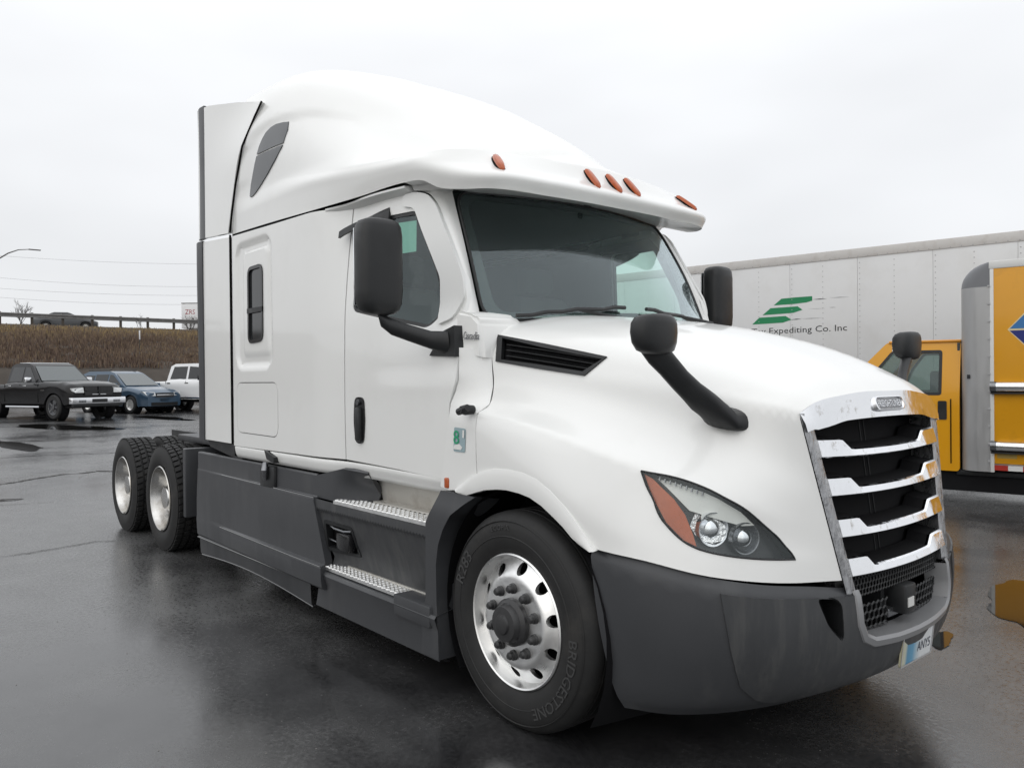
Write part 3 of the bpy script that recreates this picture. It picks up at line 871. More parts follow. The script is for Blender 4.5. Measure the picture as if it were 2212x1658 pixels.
# turned-in lower edge and rear edge of the bonnet
he = MB()
for sgn in (1, -1):
    for line in (np.linspace(0, 8, 49), None):
        q = [(0, c) for c in line] if line is not None else [(r, 0) for r in np.linspace(0, 9, 40)]
        P = hoodL.at(q)*np.array([1, sgn, 1]); N = hood_n(q)*np.array([1, sgn, 1])
        Q = P - N*0.06; k = len(q)
        he.add(np.concatenate([P, Q]), [(i, i+1, k+i+1, k+i) for i in range(k-1)])
he.build('bonnet_edge', M['white'], hood)
# wheel arch flare, a raised lip round the front wheel
arc_in = [(-.42,1.035),(-.35,1.03),(-.275,1.052),(-.2,1.072),(-.1,1.085),(-.037,1.088),(.05,1.083),(.124,1.071),(.2,1.044),(.274,1.005),(.335,.97),(.387,.932),(.44,.905),(.49,.888)]
arc_out = [(-.445,1.05),(-.40,1.075),(-.32,1.12),(-.235,1.155),(-.13,1.178),(-.027,1.184),(.07,1.178),(.164,1.157),(.255,1.115),(.34,1.06),(.40,1.01),(.45,.96),(.485,.92),(.515,.893)]
for sgn in (1, -1):
    m = MB(); secs = []
    for (a, b), (c, d) in zip(arc_in, arc_out):
        secs.append([(a, sgn*-1.155, b-.002), (a, sgn*-1.190, b), (a*.75+c*.25, sgn*-1.1945, b*.75+d*.25), (a*.25+c*.75, sgn*-1.192, b*.25+d*.75), (c, sgn*-1.187, d), (c, sgn*-1.16, d+.003)])
    m.sweep(secs, closed_section=False, cap=False).build('wheel_arch_flare', M['white'], truck, 50)

# headlights
amber_uv = uvs([(2.80,4.02),(2.72,4.25),(2.542,4.48),(2.292,4.84),(1.917,5.21),(1.5,5.54),(1.16,5.70),(1.25,5.458),(1.583,4.98),(1.958,4.56),(2.35,4.28)])
upper_uv = uvs([(2.80,4.30),(2.87,4.75),(2.90,5.2),(2.86,5.65),(2.66,6.18),(2.30,6.52),(2.12,6.30),(2.10,5.75),(2.08,5.25),(2.40,4.85),(2.62,4.55)])
for sgn in (1, -1):
    # recessed housing: side wall plus black floor
    hp = hood_fn(sgn)(np.array(hl_in)); hn_ = hood_nrm(sgn)(np.array(hl_in))
    c = hood_fn(sgn)(np.array([(2.0*HS[0], 5.75*HS[1])]))[0]
    back = hp - hn_*0.07; k = len(hp)
    m = MB(); m.add(np.concatenate([hp, back]), [(i, (i+1) % k, k+(i+1) % k, k+i) for i in range(k)])
    hl = m.build('headlight', M['black'], truck)
    patch_mb(hood_fn(sgn, -0.07), hl_in, (), (.05, .05)).build('housing', mat('lamp_housing', (.035, .036, .038), .25), hl)
    # seal
    MB().tube(list(hp + hn_*0.001) + [hp[0] + hn_[0]*0.001], 0.004, 6).build('seal', M['black'], hl)
    patch_mb(hood_fn(sgn, -0.014), amber_uv, (), (.05, .05), 0.03, hood_nrm(sgn)).build('turn_signal', M['lens_amber'], hl)
    patch_mb(hood_fn(sgn, -0.03), upper_uv, (), (.05, .05), 0.03, hood_nrm(sgn)).build('reflector_strip', M['satin'], hl)
    for nm, uv, r, mt in (('low_beam', (1.80, 5.80), .062, 'chrome'), ('high_beam', (1.78, 6.42), .058, 'chrome_dark')):
        p = hood_fn(sgn, -0.055)(np.array(uvs([uv])))[0]; nv = Vector((0.93, -0.36*sgn, 0.02)).normalized()
        Mx = nv.to_track_quat('Z', 'Y').to_matrix().to_4x4(); Mx.translation = Vector(p)
        b_ = MB().lathe([(0.02, -0.03), (r*.55, -0.022), (r*.85, -0.004), (r, 0.022), (r*1.08, 0.024), (r*1.1, 0.0)], 28, 'z')
        b_.v = [tuple(Mx @ Vector(v)) for v in b_.v]
        bo = b_.build(nm, M[mt], hl)
        l_ = MB().lathe([(0.0, 0.03), (r*.3, 0.027), (r*.55, 0.015), (r*.66, -0.01)], 24, 'z')
        l_.v = [tuple(Mx @ Vector(v)) for v in l_.v]
        l_.build('projector', M['chrome'], bo)
    facet = bpy.data.materials.get('faceted_reflector') or mat('faceted_reflector', (.9, .9, .9), .12, metal=1.0, bump=1.0, bscale=70)
    patch_mb(hood_fn(sgn, -0.058), uvs([(2.06,5.38),(2.08,5.9),(1.95,6.12),(1.6,6.14),(1.42,5.95),(1.42,5.68),(1.7,5.42)]), (), (.05, .05)).build('reflector_bowl', facet, hl)
    # slatted upper rim
    m = MB()
    for t in np.linspace(4.35, 5.3, 9):
        p = hood_fn(sgn, -0.02)(np.array(uvs([(2.88, t), (2.74, t+.03)])))
        m.tube(list(p), 0.004, 5)
    m.build('light_guide', M['chrome_dark'], hl)
    patch_mb(hood_fn(sgn, 0.001), hl_in, (), (.05, .05)).build('lens', M['lens_clear'], hl)

# bonnet side vents
for sgn in (1, -1):
    vp = hood_fn(sgn)(np.array(vent_uv)); vn = hood_nrm(sgn)(np.array(vent_uv)); k = len(vp)
    inn = shrink(vent_uv, 0.028)
    vt = patch_mb(hood_fn(sgn), vent_uv, [inn], (.3, .3), 0.03, hood_nrm(sgn), 0.008).build('side_vent', M['black'], truck)
    patch_mb(hood_fn(sgn, -0.035), vent_uv, (), (.1, .1)).build('vent_back', M['void'], vt)
    for rr in (6.25, 6.45, 6.65):
        cols = np.linspace(.25, 1.95 if rr < 6.4 else 2.1, 10)
        a = hood_fn(sgn, -0.004)(np.array(uvs([(rr, c) for c in cols]))); b = hood_fn(sgn, -0.028)(np.array(uvs([(rr+.12, c) for c in cols])))
        m = MB(); m.add(np.concatenate([a, b, a+np.array([0, 0, .004])]), [(i, i+1, 10+i+1, 10+i) for i in range(9)]+[(i, i+1, 20+i+1, 20+i) for i in range(9)])
        m.build('vent_slat', M['black'], vt)

# ---- grille
def gpt(y, z, back=0.0): return (GX(y, z)-back, y, z)
gr_ob = MB()
# dark back plane and side cheeks
zs = np.linspace(.70, 1.47, 9); ys = np.linspace(-1, 1, 15)
V = [gpt(t*(HW(z)-.02), z, .12) for z in zs for t in ys]
gr_ob.add(V, [(i*15+j, i*15+j+1, (i+1)*15+j+1, (i+1)*15+j) for i in range(8) for j in range(14)])
gr = gr_ob.build('grille', M['void'], truck)
m = MB()                                          # vertical core lines seen through the bars
for y in (-.02, .02):
    m.tube([gpt(y, .75, .118), gpt(y, 1.42, .118)], .0025, 5)
m.build('core_seam', M['black'], gr)
zs2 = np.linspace(.735, 1.452, 12)
for sgn in (1, -1):
    secs = []
    for z in zs2:
        h = HW(z); x = GX(h, z)
        secs.append([(x+.004, sgn*-(h-.002), z), (x+.012, sgn*-(h-.02), z), (GX(h-.07, z)-.004, sgn*-(h-.075), z), (GX(h, z)-.11, sgn*-(h-.05), z)])
    MB().sweep(secs, closed_section=False, cap=False).build('side_trim', M['trim_textured'], gr, 50)
# chrome crown above the bars
crown_top = [tuple(p) for p in hoodL.at([(r, 8) for r in np.linspace(6, 9, 13)])]
secs = []
full = crown_top + [(x, -y, z) for x, y, z in crown_top[-2::-1]]
for x, y, z in full:
    t = y/.632
    zb = 1.405 - 0.02*abs(t)**6 + 0.018*(1-t*t) - 0.012*smooth(.55, .8, abs(t))*(1 if abs(t) < .9 else .5)
    zm = z*.45 + zb*.55; yy = y*.985
    secs.append([(x+.004, y, z+.002), (GX(yy, zm)+.016, yy, zm), (GX(yy, zb)+.018, y*.975, float(zb)), (GX(yy, zb)-.05, y*.975, float(zb)-.004)])
crown = MB().sweep(secs, closed_section=False, cap=False).build('crown_trim', M['chrome'], gr, 60)
# badge
bc = Vector(gpt(0, 1.475)) + Vector((.01, 0, 0))
nb = Vector((1, 0, .35)).normalized(); ub = Vector((-.35, 0, 1)).normalized(); rb = Vector((0, 1, 0))
def badge_pt(a, b, h): return tuple(bc + rb*a + ub*b + nb*h)
bp_ = rounded([(-.135,-.033),(.135,-.033),(.135,.033),(-.135,.033)], .03, 6)
m = MB(); k = len(bp_)
m.add([badge_pt(a, b, -.004) for a, b in bp_]+[badge_pt(a*.98, b*.95, .016) for a, b in bp_]+[badge_pt(a*.93, b*.8, .018) for a, b in bp_]+[badge_pt(a*.91, b*.72, .010) for a, b in bp_],
      [(r*k+i, r*k+(i+1) % k, (r+1)*k+(i+1) % k, (r+1)*k+i) for r in range(3) for i in range(k)] + [tuple(range(3*k, 4*k))])
bd = m.build('badge', M['chrome'], gr, 30)
pyd('badge_plate', [badge_pt(a*.9, b*.7, .0112) for a, b in bp_], [tuple(range(k))], M['chrome_dark'], bd)
v, f = text_mesh('FREIGHTLINER', .042, .002, 0)
w_ = v[:, 0].max(); 
pyd('badge_letters', [badge_pt((a-w_/2)*.225/w_, b-.015, .0135+c) for a, b, c in v], f, M['chrome'], bd)
# four bars
for zb in (1.272, 1.117, .952, .795):
    h = HW(zb)-.055; secs = []; shelf = []
    ys = np.concatenate([np.linspace(-1, -.74, 4), np.linspace(-.70, -.55, 4), np.linspace(-.5, .5, 11), np.linspace(.55, .70, 4), np.linspace(.74, 1, 4)])*h
    for y in ys:
        t = abs(y)/h
        hh = .035 + .042*float(smooth(.58, .72, t)); dip = -.010*(1-t*t)
        z0 = zb + dip; z1 = z0 + hh
        x0 = GX(y, z0)
        secs.append([(x0+.006, y, z0), (x0+.012, y, z0+.006), (GX(y, z1)+.004, y, z1-.006), (GX(y, z1)-.006, y, z1), (GX(y, z1)-.02, y, z1-.002), (x0-.02, y, z0+.006)])
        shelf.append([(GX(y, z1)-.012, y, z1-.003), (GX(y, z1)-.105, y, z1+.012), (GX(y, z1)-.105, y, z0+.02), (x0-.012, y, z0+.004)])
    bar = MB().sweep(secs).build('grille_bar', M['chrome'], gr, 28)
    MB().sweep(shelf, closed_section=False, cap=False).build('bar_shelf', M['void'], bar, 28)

def hexmesh(fn, ua, ub, va, vb, cell, r, keep=None):
    """wire honeycomb over a surface fn(u, v)"""
    m = MB(); dx = cell*math.sqrt(3); j = 0; v = va
    done = set()
    while v < vb:
        u = ua + (dx/2 if j % 2 else 0)
        while u < ub:
            pts = [(u+cell*math.sin(math.pi/3*i), v+cell*math.cos(math.pi/3*i)) for i in range(6)]
            for i in range(6):
                a, b = pts[i], pts[(i+1) % 6]
                key = (round((a[0]+b[0])/2, 3), round((a[1]+b[1])/2, 3))
                if key in done: continue
                done.add(key)
                if all(ua <= q[0] <= ub and va <= q[1] <= vb for q in (a, b)):
                    m.tube([fn(*a), fn(*b)], r, 4, cap=False)
            u += dx
        v += cell*1.5; j += 1
    return m
tag(hexmesh(lambda y, z: gpt(y, z, .035), -.44, .44, .69, .80, .014, .0035).build('upper_mesh', M['black'], gr, normals=False), kind='stuff')

# ---- bumper
def bv(lst): return [(r*BS[0], c*BS[1]) for r, c in lst]
notch = [(0, 5.13), (1.0, 5.15), (2.15, 5.2), (2.42, 5.45), (2.5, 6.2), (2.52, 7)]
b_out = bv([(0, 0), *notch, (5, 7), (5, 0)])
slot = rounded(bv([(1.06,4.0),(1.1,4.45),(1.3,4.62),(2.35,4.62),(1.95,4.25)]), .02, 3)
bmm = MB()
for sgn in (1, -1):
    pm = patch_mb(bump_fn(sgn), densify(b_out, .04), [slot], (.04, .05)); bmm.add(pm.v, pm.f)
bumper = bmm.build('bumper', M['grey'], truck, 45)
bi = MB()                                          # turned in ends and lower lip
for sgn in (1, -1):
    for q in ([(5, c) for c in np.linspace(0, 7, 40)], [(r, 0) for r in np.linspace(0, 5, 26)], [(0, c) for c in np.linspace(0, 5.13, 30)]):
        P = bumpL.at(q)*np.array([1, sgn, 1]); N = bump_n(q)*np.array([1, sgn, 1]); Q = P - N*.03
        k = len(q); bi.add(np.concatenate([P, Q]), [(i, i+1, k+i+1, k+i) for i in range(k-1)])
bi.build('bumper_lip', M['grey'], bumper)
panel_uv = bv([(1.04,2.25),(1.04,5.13),(2.15,5.18),(2.44,5.45),(2.52,6.2),(2.54,7),(4.35,7),(4.35,5.0),(4.3,4.0),(4.15,3.1),(3.8,2.75),(3.3,2.48),(2.4,2.36)])
pmm = MB()
for sgn in (1, -1):
    pm = patch_mb(bump_fn(sgn), densify(panel_uv, .04), [shrink(slot, -.006)], (.05, .06), .012, bump_nrm(sgn), .008); pmm.add(pm.v, pm.f)
pmm.build('front_panel', M['grey_dirty'], bumper, 40)
for sgn in (1, -1):
    sp = bump_fn(sgn)(np.array(slot)); sn = bump_nrm(sgn)(np.array(slot)); k = len(slot)
    m = MB(); m.add(np.concatenate([sp+sn*.008, sp-sn*.09]), [(i, (i+1) % k, k+(i+1) % k, k+i) for i in range(k)])
    ts = m.build('tow_hook_slot', M['black'], bumper)
    patch_mb(bump_fn(sgn, -.09), slot, (), (.1, .1)).build('slot_back', M['void'], ts)
# intake frame
fr_ = bv([(0.72, 5.16), (1.4, 5.18), (2.0, 5.19), (2.3, 5.28), (2.44, 5.5), (2.5, 6.2), (2.52, 7)])
fr_ = [tuple(p) for p in densify(fr_, .03)[:]]
j = next(i for i, q in enumerate(fr_) if abs(q[1]-7*BS[1]) < 1e-6)
fr_ = fr_[:j+1]
m = MB()
for sgn in (1, -1):
    F2 = np.array(fr_); t = np.gradient(F2, axis=0); t /= np.linalg.norm(t, axis=1)[:, None]
    nin = np.stack([-t[:, 1], t[:, 0]], 1)                    # towards the opening
    if nin[0][1] < 0: nin = -nin
    prof_ = [(-.028, .007), (-.024, .014), (-.006, .018), (.004, .010), (.004, -.09)]
    secs = [[] for _ in F2]
    for a, h in prof_:
        q = F2 + nin*a; q[:, 1] = np.minimum(q[:, 1], 7*BS[1])
        if abs(q[-1, 1]-7*BS[1]) < .03: q[-1, 1] = 7*BS[1]
        P = bump_fn(sgn, h)(q)
        for i in range(len(F2)): secs[i].append(tuple(P[i]))
    m.sweep(secs, closed_section=False, cap=False)
m.build('intake_frame', mat('grey_frame', (0.27, 0.273, 0.28), 0.3, metal=.3), bumper, 40)
# dark intake with mesh panels and radar unit
m = MB()
V = [(GX(y, .79)-.13, y, z) for z in (.34, .60, .80) for y in np.linspace(-.55, .55, 12)]
m.add(V, [(i*12+j, i*12+j+1, (i+1)*12+j+1, (i+1)*12+j) for i in range(2) for j in range(11)])
m.build('intake_back', M['void'], bumper)
for a, b in ((-.43, -.12), (.10, .43)):
    tag(hexmesh(lambda y, z: (1.215-.14*y*y, y, z), a, b, .54, .672, .021, .0048).build('intake_mesh', M['black'], bumper, normals=False), kind='stuff')
m = MB(); m.box((1.13, -.44, .672), (1.165, .44, .682))
m.box((1.10, -.13, .60), (1.19, -.10, .68)); m.build('intake_beam', M['black'], bumper)
rd = MB().box((1.17, -.055, .575), (1.262, .055, .70), .012).build('radar_unit', M['black'], bumper)
MB().box((1.255, -.035, .605), (1.2655, .02, .645)).build('radar_label', mat('white_label', (.65, .65, .63), .5), rd)
MB().box((1.17, -.10, .56), (1.21, .10, .60), .008).build('radar_bracket', M['chrome_dark'], rd)
# licence plate
pc = Vector((1.272, .026, .440)); pu = Vector((.12, 0, 1)).normalized(); pr_ = Vector((0, 1, 0)); pn = Vector((1, 0, -.12)).normalized()
def plate_pt(a, b, h): return tuple(pc + pr_*a + pu*b + pn*h)
pp = rounded([(-.152,-.076),(.152,-.076),(.152,.076),(-.152,.076)], .012, 3)
k = len(pp)
pm_ = bpy.data.materials.new('plate_print'); pm_.use_nodes = True
nt = pm_.node_tree; bs = nt.nodes['Principled BSDF']; bs.inputs['Roughness'].default_value = .35
tcn = nt.nodes.new('ShaderNodeTexCoord'); se = nt.nodes.new('ShaderNodeSeparateXYZ'); nt.links.new(tcn.outputs['Object'], se.inputs[0])
cr = nt.nodes.new('ShaderNodeValToRGB'); mrn = nt.nodes.new('ShaderNodeMapRange')
mrn.inputs['From Min'].default_value = -.127; mrn.inputs['From Max'].default_value = .177
nt.links.new(se.outputs['Y'], mrn.inputs['Value']); nt.links.new(mrn.outputs[0], cr.inputs[0])
els = cr.color_ramp.elements
els[0].position = 0.0; els[0].color = (.55, .52, .36, 1); els[1].position = 1.0; els[1].color = (.70, .72, .73, 1)
for ps, c in ((.13, (.50, .52, .42, 1)), (.2, (.10, .27, .42, 1)), (.36, (.12, .33, .50, 1)), (.5, (.45, .55, .60, 1)), (.62, (.68, .70, .71, 1))):
    e = els.new(ps); e.color = c
nt.links.new(cr.outputs[0], bs.inputs['Base Color'])
plate = pyd('licence_plate', [plate_pt(a, b, .004) for a, b in pp]+[plate_pt(a, b, -.004) for a, b in pp],
            [tuple(range(k)), tuple(range(2*k-1, k-1, -1))]+[(i, k+i, k+(i+1) % k, (i+1) % k) for i in range(k)], pm_, bumper)
m = MB(); inn = shrink(pp, .008)
m.add([plate_pt(a, b, .0065) for a, b in pp]+[plate_pt(a, b, .0065) for a, b in inn], [(i, (i+1) % k, k+(i+1) % k, k+i) for i in range(k)])
m.build('plate_rim', mat('plate_rim_metal', (.7, .7, .7), .35, metal=.7), plate)
v, f = text_mesh('ANY5', .062, 0, 0)
pyd('plate_letters', [plate_pt(a*.82+.0, b-.035, .0055) for a, b, c in v], f, mat('plate_ink', (.05, .06, .09), .5), plate)
# ---- rocker below the cab, skirts and steps
for sgn in (1, -1):
    m = MB(); secs = []
    for x in np.linspace(-3.28, -.52, 24):
        w = float(smooth(-1.75, -1.45, x)); yb = float(side_y(x, 1.15))
        top = 1.104 - .012*float(smooth(-1.6, -.5, x))
        secs.append([(x, sgn*(yb+.03), top), (x, sgn*(yb+.006), top-.001), (x, sgn*(yb+.002), top-.006), (x, sgn*(yb+.004+.006*w), top-.03),
                     (x, sgn*(yb+.010+.012*w), top-.06), (x, sgn*(yb+.024+.016*w), top-.088), (x, sgn*(yb+.12), top-.10)])
    m.sweep(secs, closed_section=False, cap=False).build('rocker_panel', M['white'], truck, 60)
    MB().box((-.555, sgn*1.155-.022, 1.045), (-.515, sgn*1.155+.022, 1.10), .008).build('side_reflector', M['lens_amber'], truck)

def skirt_y(x, z):
    x = np.asarray(x, float); z = np.asarray(z, float)
    y = -1.195 - .025*smooth(.858, .846, z)*smooth(-3.85, -3.55, x)
    y = y - .03*np.clip((x+3.85)/1.6, 0, 1)*smooth(.437, .428, z) + .012*np.clip((x+3.85)/1.6, 0, 1)*smooth(.46, .437, z)*smooth(.39, .43, z)
    return y + .02*smooth(.3, .2, z)
lat = rounded([(-2.80,.83),(-2.55,.83),(-2.55,1.02),(-2.80,1.02)], .03)
def skirt_sweep(name, material, prof, xf, xr, both=True, parent=None):
    """panel swept along the truck: prof gives (z, y at the rear, y at the front); xf/xr give the ends at each height"""
    for sgn in (1, -1):
        m = MB(); secs = []
        for t in np.linspace(0, 1, 30):
            sec = []
            for z, ya, yb in prof:
                x = xr(z) + (xf(z)-xr(z))*t
                k = float(np.clip((x+3.9)/1.7, 0, 1))
                sec.append((x, sgn*(ya+(yb-ya)*k), z))
            secs.append(sec)
        m.sweep(secs, closed_section=False, cap=False)
        for sec in (secs[0], secs[-1]):
            k = len(sec); m.add(list(sec)+[(x, y+sgn*.05, z) for x, y, z in sec], [(i, i+1, k+i+1, k+i) for i in range(k-1)])
        m.build(name, material, parent if parent is not None else truck, 25)
xfr = lambda z: float(np.interp(z, [.28,.46,.60,.776,.99], [-1.80,-1.79,-1.84,-1.915,-1.94]))
xre = lambda z: float(np.interp(z, [.28,1.0], [-4.165,-4.18]))
skirt_sweep('rear_skirt', M['grey'], [(.998,-1.16,-1.16),(1.0,-1.19,-1.19),(.99,-1.197,-1.197),(.860,-1.199,-1.199),(.855,-1.20,-1.203),(.848,-1.203,-1.228),(.838,-1.204,-1.232),(.60,-1.216,-1.224),(.462,-1.218,-1.220),
    (.446,-1.219,-1.222),(.437,-1.220,-1.247),(.425,-1.221,-1.252),(.35,-1.218,-1.248),(.30,-1.214,-1.240),(.285,-1.20,-1.225),(.28,-1.17,-1.19)], xfr, xre)
for sgn in (1, -1):
    bd_ = MB(); 
    for z, x0_, x1_ in ((.851, -3.6, -1.93), (.434, -3.6, -1.80)):
        xs_ = np.linspace(x0_, x1_, 20); k_ = np.clip((xs_+3.9)/1.7, 0, 1)
        ya_, yb_ = ((-1.2025, -1.224) if z > .6 else (-1.2205, -1.249))
        b1 = MB().tube([(x, sgn*(ya_+(yb_-ya_)*k), z) for x, k in zip(xs_, k_)], .0045, 6).build('ledge_glint_bead', M['wet_glint'], truck)  # added bead, shaped to draw a sky glint along the ledge
def front_y(x, z):
    x = np.asarray(x, float); z = np.asarray(z, float)
    y = -1.195 - .025*smooth(.858, .846, z)
    y = y + .02*smooth(.785, .765, z)                                   # lip under the upper tread
    y = y + .085*np.clip((.76-z)/.30, 0, 1)*smooth(-1.95, -1.6, x)      # face leans in towards the lower tread
    return y
vent_box = rounded([(-1.835,.528),(-1.475,.525),(-1.50,.715),(-1.84,.722)], .025)
side_panel('step_face', densify([(-1.775,.49),(-1.80,.42),(-.60,.42),(-.585,.86),(-1.68,.846),(-1.93,.848),(-1.905,.77),(-1.825,.60)], .04), M['grey_dirty'], [vent_box], front_y, (.03, .013), .03)
def scoop_y(x, z):
    x = np.asarray(x, float)
    return -1.20 + .17*smooth(-1.72, -1.32, x)*smooth(1.10, .93, z)
side_panel('scoop_panel', densify([(-1.93,.852),(-1.62,.85),(-1.42,.85),(-1.345,1.05),(-1.6,1.06),(-1.75,1.03),(-1.935,.992)], .03), M['grey'], (), scoop_y, (.03, .03), .03)
side_panel('wheel_side_panel', densify([(-.555,1.035),(-.40,1.035),(-.27,1.03),(-.35,.985),(-.438,.925),(-.50,.845),(-.543,.76),(-.562,.66),(-.56,.48),(-.548,.29),(-.545,.175),(-.70,.18),(-.69,.38),(-.66,.46),(-.653,.86),(-.60,.945)], .03), M['grey'], (), lambda x, z: -1.225 + .03*smooth(.9, 1.05, z) + 0*np.asarray(x), (.04, .04), .16)
for sgn in (1, -1):
    s = sgn
    # upper step: aluminium back, kick strip and tread
    m = MB(); secs = []
    for x in np.linspace(-1.40, -.60, 9): secs.append([(x, s*-1.13, 1.045), (x, s*-1.075, 1.03), (x, s*-1.035, .90), (x, s*-1.03, .872)])
    ub = m.sweep(secs, closed_section=False, cap=False).build('upper_step', M['alu_dull'], truck, 60)
    MB().box((-1.40, min(s*-1.10, s*-1.03), .866), (-.60, max(s*-1.10, s*-1.03), .876), .003).build('kick_strip', M['alu_dull'], ub)
    def tread(x0, x1, y0, y1, z, name, parent):
        t = MB().box((x0, min(s*y0, s*y1), z-.02), (x1, max(s*y0, s*y1), z)).build(name, M['alu'], parent)
        k = MB(); r_ = random.Random(3)
        nx = int((x1-x0)/.045); ny = 4
        for i in range(nx):
            for j in range(ny):
                cx = x0+(i+.5)*(x1-x0)/nx; cy = s*(y0+(j+.5)*(y1-y0)/ny)
                k.lathe([(.017, z-.001), (.015, z+.006), (.010, z+.007), (.009, z+.001), (0, z+.0005)], 8, 'z', (cx, cy, 0))
        tag(k.build('tread_studs', M['alu'], t, normals=False), kind='stuff')
        return t
    tread(-1.67, -.65, -1.10, -1.222, .862, 'tread', ub)
    ls = MB(); secs = []
    for x in np.linspace(-1.93, -.55, 14):
        e = .03*float(smooth(-1.93, -1.7, x))
        secs.append([(x, s*-1.09, .425), (x, s*-(1.205+e), .40), (x, s*-(1.215+e), .385), (x, s*-(1.19+e), .31), (x, s*-1.215, .165), (x, s*-1.15, .155)])
    lo = ls.sweep(secs, closed_section=False, cap=False).build('lower_step', M['grey'], truck, 40)
    tread(-1.86, -.95, -1.12, -1.215, .432, 'tread', lo)
    MB().box((-1.80, min(s*-1.125, s*-1.085), .428), (-.80, max(s*-1.125, s*-1.085), .446), .003).build('kick_strip', M['alu_dull'], lo)
    MB().box((-.95, min(s*-1.09, s*-1.243), .325), (-.60, max(s*-1.09, s*-1.243), .438), .01).build('step_end', M['grey'], lo)
    # exhaust side vent in the step face
    vb = patch_mb(side_fn(front_y, s), vent_box, [shrink(vent_box, .022)], (.5, .5), .05, side_nrm(front_y, s), .006).build('vent_frame', M['black'], truck)
    patch_mb(side_fn(front_y, s), vent_box, (), (.2, .2), 0, side_nrm(front_y, s), -.05).build('vent_back', M['void'], vb)
    y_ = s*-1.175
    MB().box((-1.68, y_-.03, .555), (-1.52, y_+.03, .665), .015).build('filler_cap', M['black_gloss'], vb)
    MB().tube([(-1.80, y_, .685), (-1.72, y_-s*.012, .678), (-1.60, y_-s*.012, .675), (-1.53, y_, .682)], .009, 8).build('latch_bar', M['chrome_dark'], vb)
    MB().tube([(-1.82, y_, .60), (-1.70, y_, .592)], .006, 8).build('latch_pin', M['chrome_dark'], vb)
    # lower rubber flap
    fx = np.linspace(-4.16, -2.05, 26); m = MB(); secs = []
    for x in fx:
        zt = .285+.01*(x+4.16)/2.1; zb = .118 + .045*math.sin(math.pi*min(1, max(0, (x+4.16)/2.11)))
        secs.append([(x, s*-1.205, zt), (x, s*-1.212, zt-.01), (x, s*-1.196, zt-.03), (x, s*-1.19, zb+.02), (x, s*-1.178, zb), (x, s*-1.165, zb+.005)])
    m.sweep(secs, closed_section=False, cap=False).build('skirt_flap', M['grey'], truck, 40)
    MB().tube([(q[0][0], s*-1.2125, q[1][2]) for q in secs], .005, 6).build('flap_glint_bead', M['wet_glint'], truck)  # bead added so the flap's top edge shows a highlight line
    MB().tube([q[4] for q in secs], .005, 6).build('flap_glint_bead', M['wet_glint'], truck)  # second added highlight bead, along the flap's lower edge
    # latch with black cover hanging over the skirt edge
    lt = MB().box((-2.80, min(s*-1.225, s*-1.18), .835), (-2.55, max(s*-1.225, s*-1.18), 1.0), .018).build('tank_latch', M['black'], truck)
    MB().prism([(-2.66, s*-1.20, 1.11), (-2.50, s*-1.20, 1.07), (-2.50, s*-1.20, 1.03), (-2.62, s*-1.20, 1.05)], (0, s*-.045, 0)).build('latch_cover', M['black'], lt)
    MB().tube([(-2.66, s*-1.235, 1.02), (-2.645, s*-1.25, .97), (-2.66, s*-1.24, .90)], [.02, .024, .014], 10).build('latch_hook', M['chrome_dark'], lt)
    # ---- side extender behind the sleeper
    def ex_y(x, z): return -1.222 + 0*np.asarray(x)
    up_ = [(-3.335,2.745),(-3.99,2.79),(-3.985,3.862),(-3.75,3.84),(-3.27,3.752),(-2.86,3.648),(-2.95,3.55),(-3.09,3.36),(-3.2,3.1),(-3.28,2.9)]
    def ex_up(x, z): return -1.232 + .09*smooth(3.22, 3.8, z)*smooth(-3.9, -2.95, x)
    e1 = side_panel('upper_extender', densify(up_, .06), M['white'], (), ex_up, (.06, .06), .03, both=False) if s == 1 else None
    if s == -1:
        e1 = [patch_mb(side_fn(ex_up, -1), densify(up_, .06), (), (.06, .06), .03, side_nrm(ex_up, -1)).build('upper_extender', M['white'], truck)]
    lo_ = [(-3.335,2.715),(-4.03,2.765),(-4.02,1.12),(-3.75,1.12),(-3.335,1.118)]
    patch_mb(side_fn(ex_y, s), densify(lo_, .08), (), (.1, .1), .03, side_nrm(ex_y, s)).build('lower_extender', M['white'], truck)
    for nm, z0, z1, xa, xb in (('upper_rubber_edge', 2.78, 3.865, -3.995, -3.84), ('lower_rubber_edge', 1.115, 2.765, -4.05, -3.92)):
        m = MB(); secs = []
        for z in np.linspace(z0, z1, 10):
            w = .012*math.sin((z-z0)*3.2)
            secs.append([(xa+w-.01, s*-1.20, z), (xa+w-.012, s*-1.226, z), ((xa+xb)/2+w, s*-1.240, z), (xb+w*.3, s*-1.232, z), (xb+w*.3, s*-1.21, z)])
        m.sweep(secs).build(nm, M['grey'], truck, 50)
    ln = [(-3.30,2.745),(-3.25,2.9),(-3.17,3.1),(-3.065,3.36),(-2.93,3.55),(-2.845,3.645)]
    MB().tube([(x, s*(float(ex_up(x, z))+.001), z) for x, z in ln], .008, 6).build('extender_seam', M['gap'], truck)
    MB().tube([(-3.318, s*-1.222, 1.115), (-3.318, s*-1.222, 2.73)], .009, 6).build('extender_seam', M['gap'], truck)
    MB().box((-3.36, min(s*-1.19, s*-1.05), 1.02), (-3.28, max(s*-1.19, s*-1.05), 3.45)).build('extender_gap', M['gap'], truck)
    m = MB().prism([(-3.95, s*-1.19, 1.115), (-3.38, s*-1.19, 1.115), (-3.20, s*-1.19, 1.01), (-3.25, s*-1.19, .99), (-3.9, s*-1.19, 1.06)], (0, s*.25, 0)).build('extender_foot', M['black'], truck)

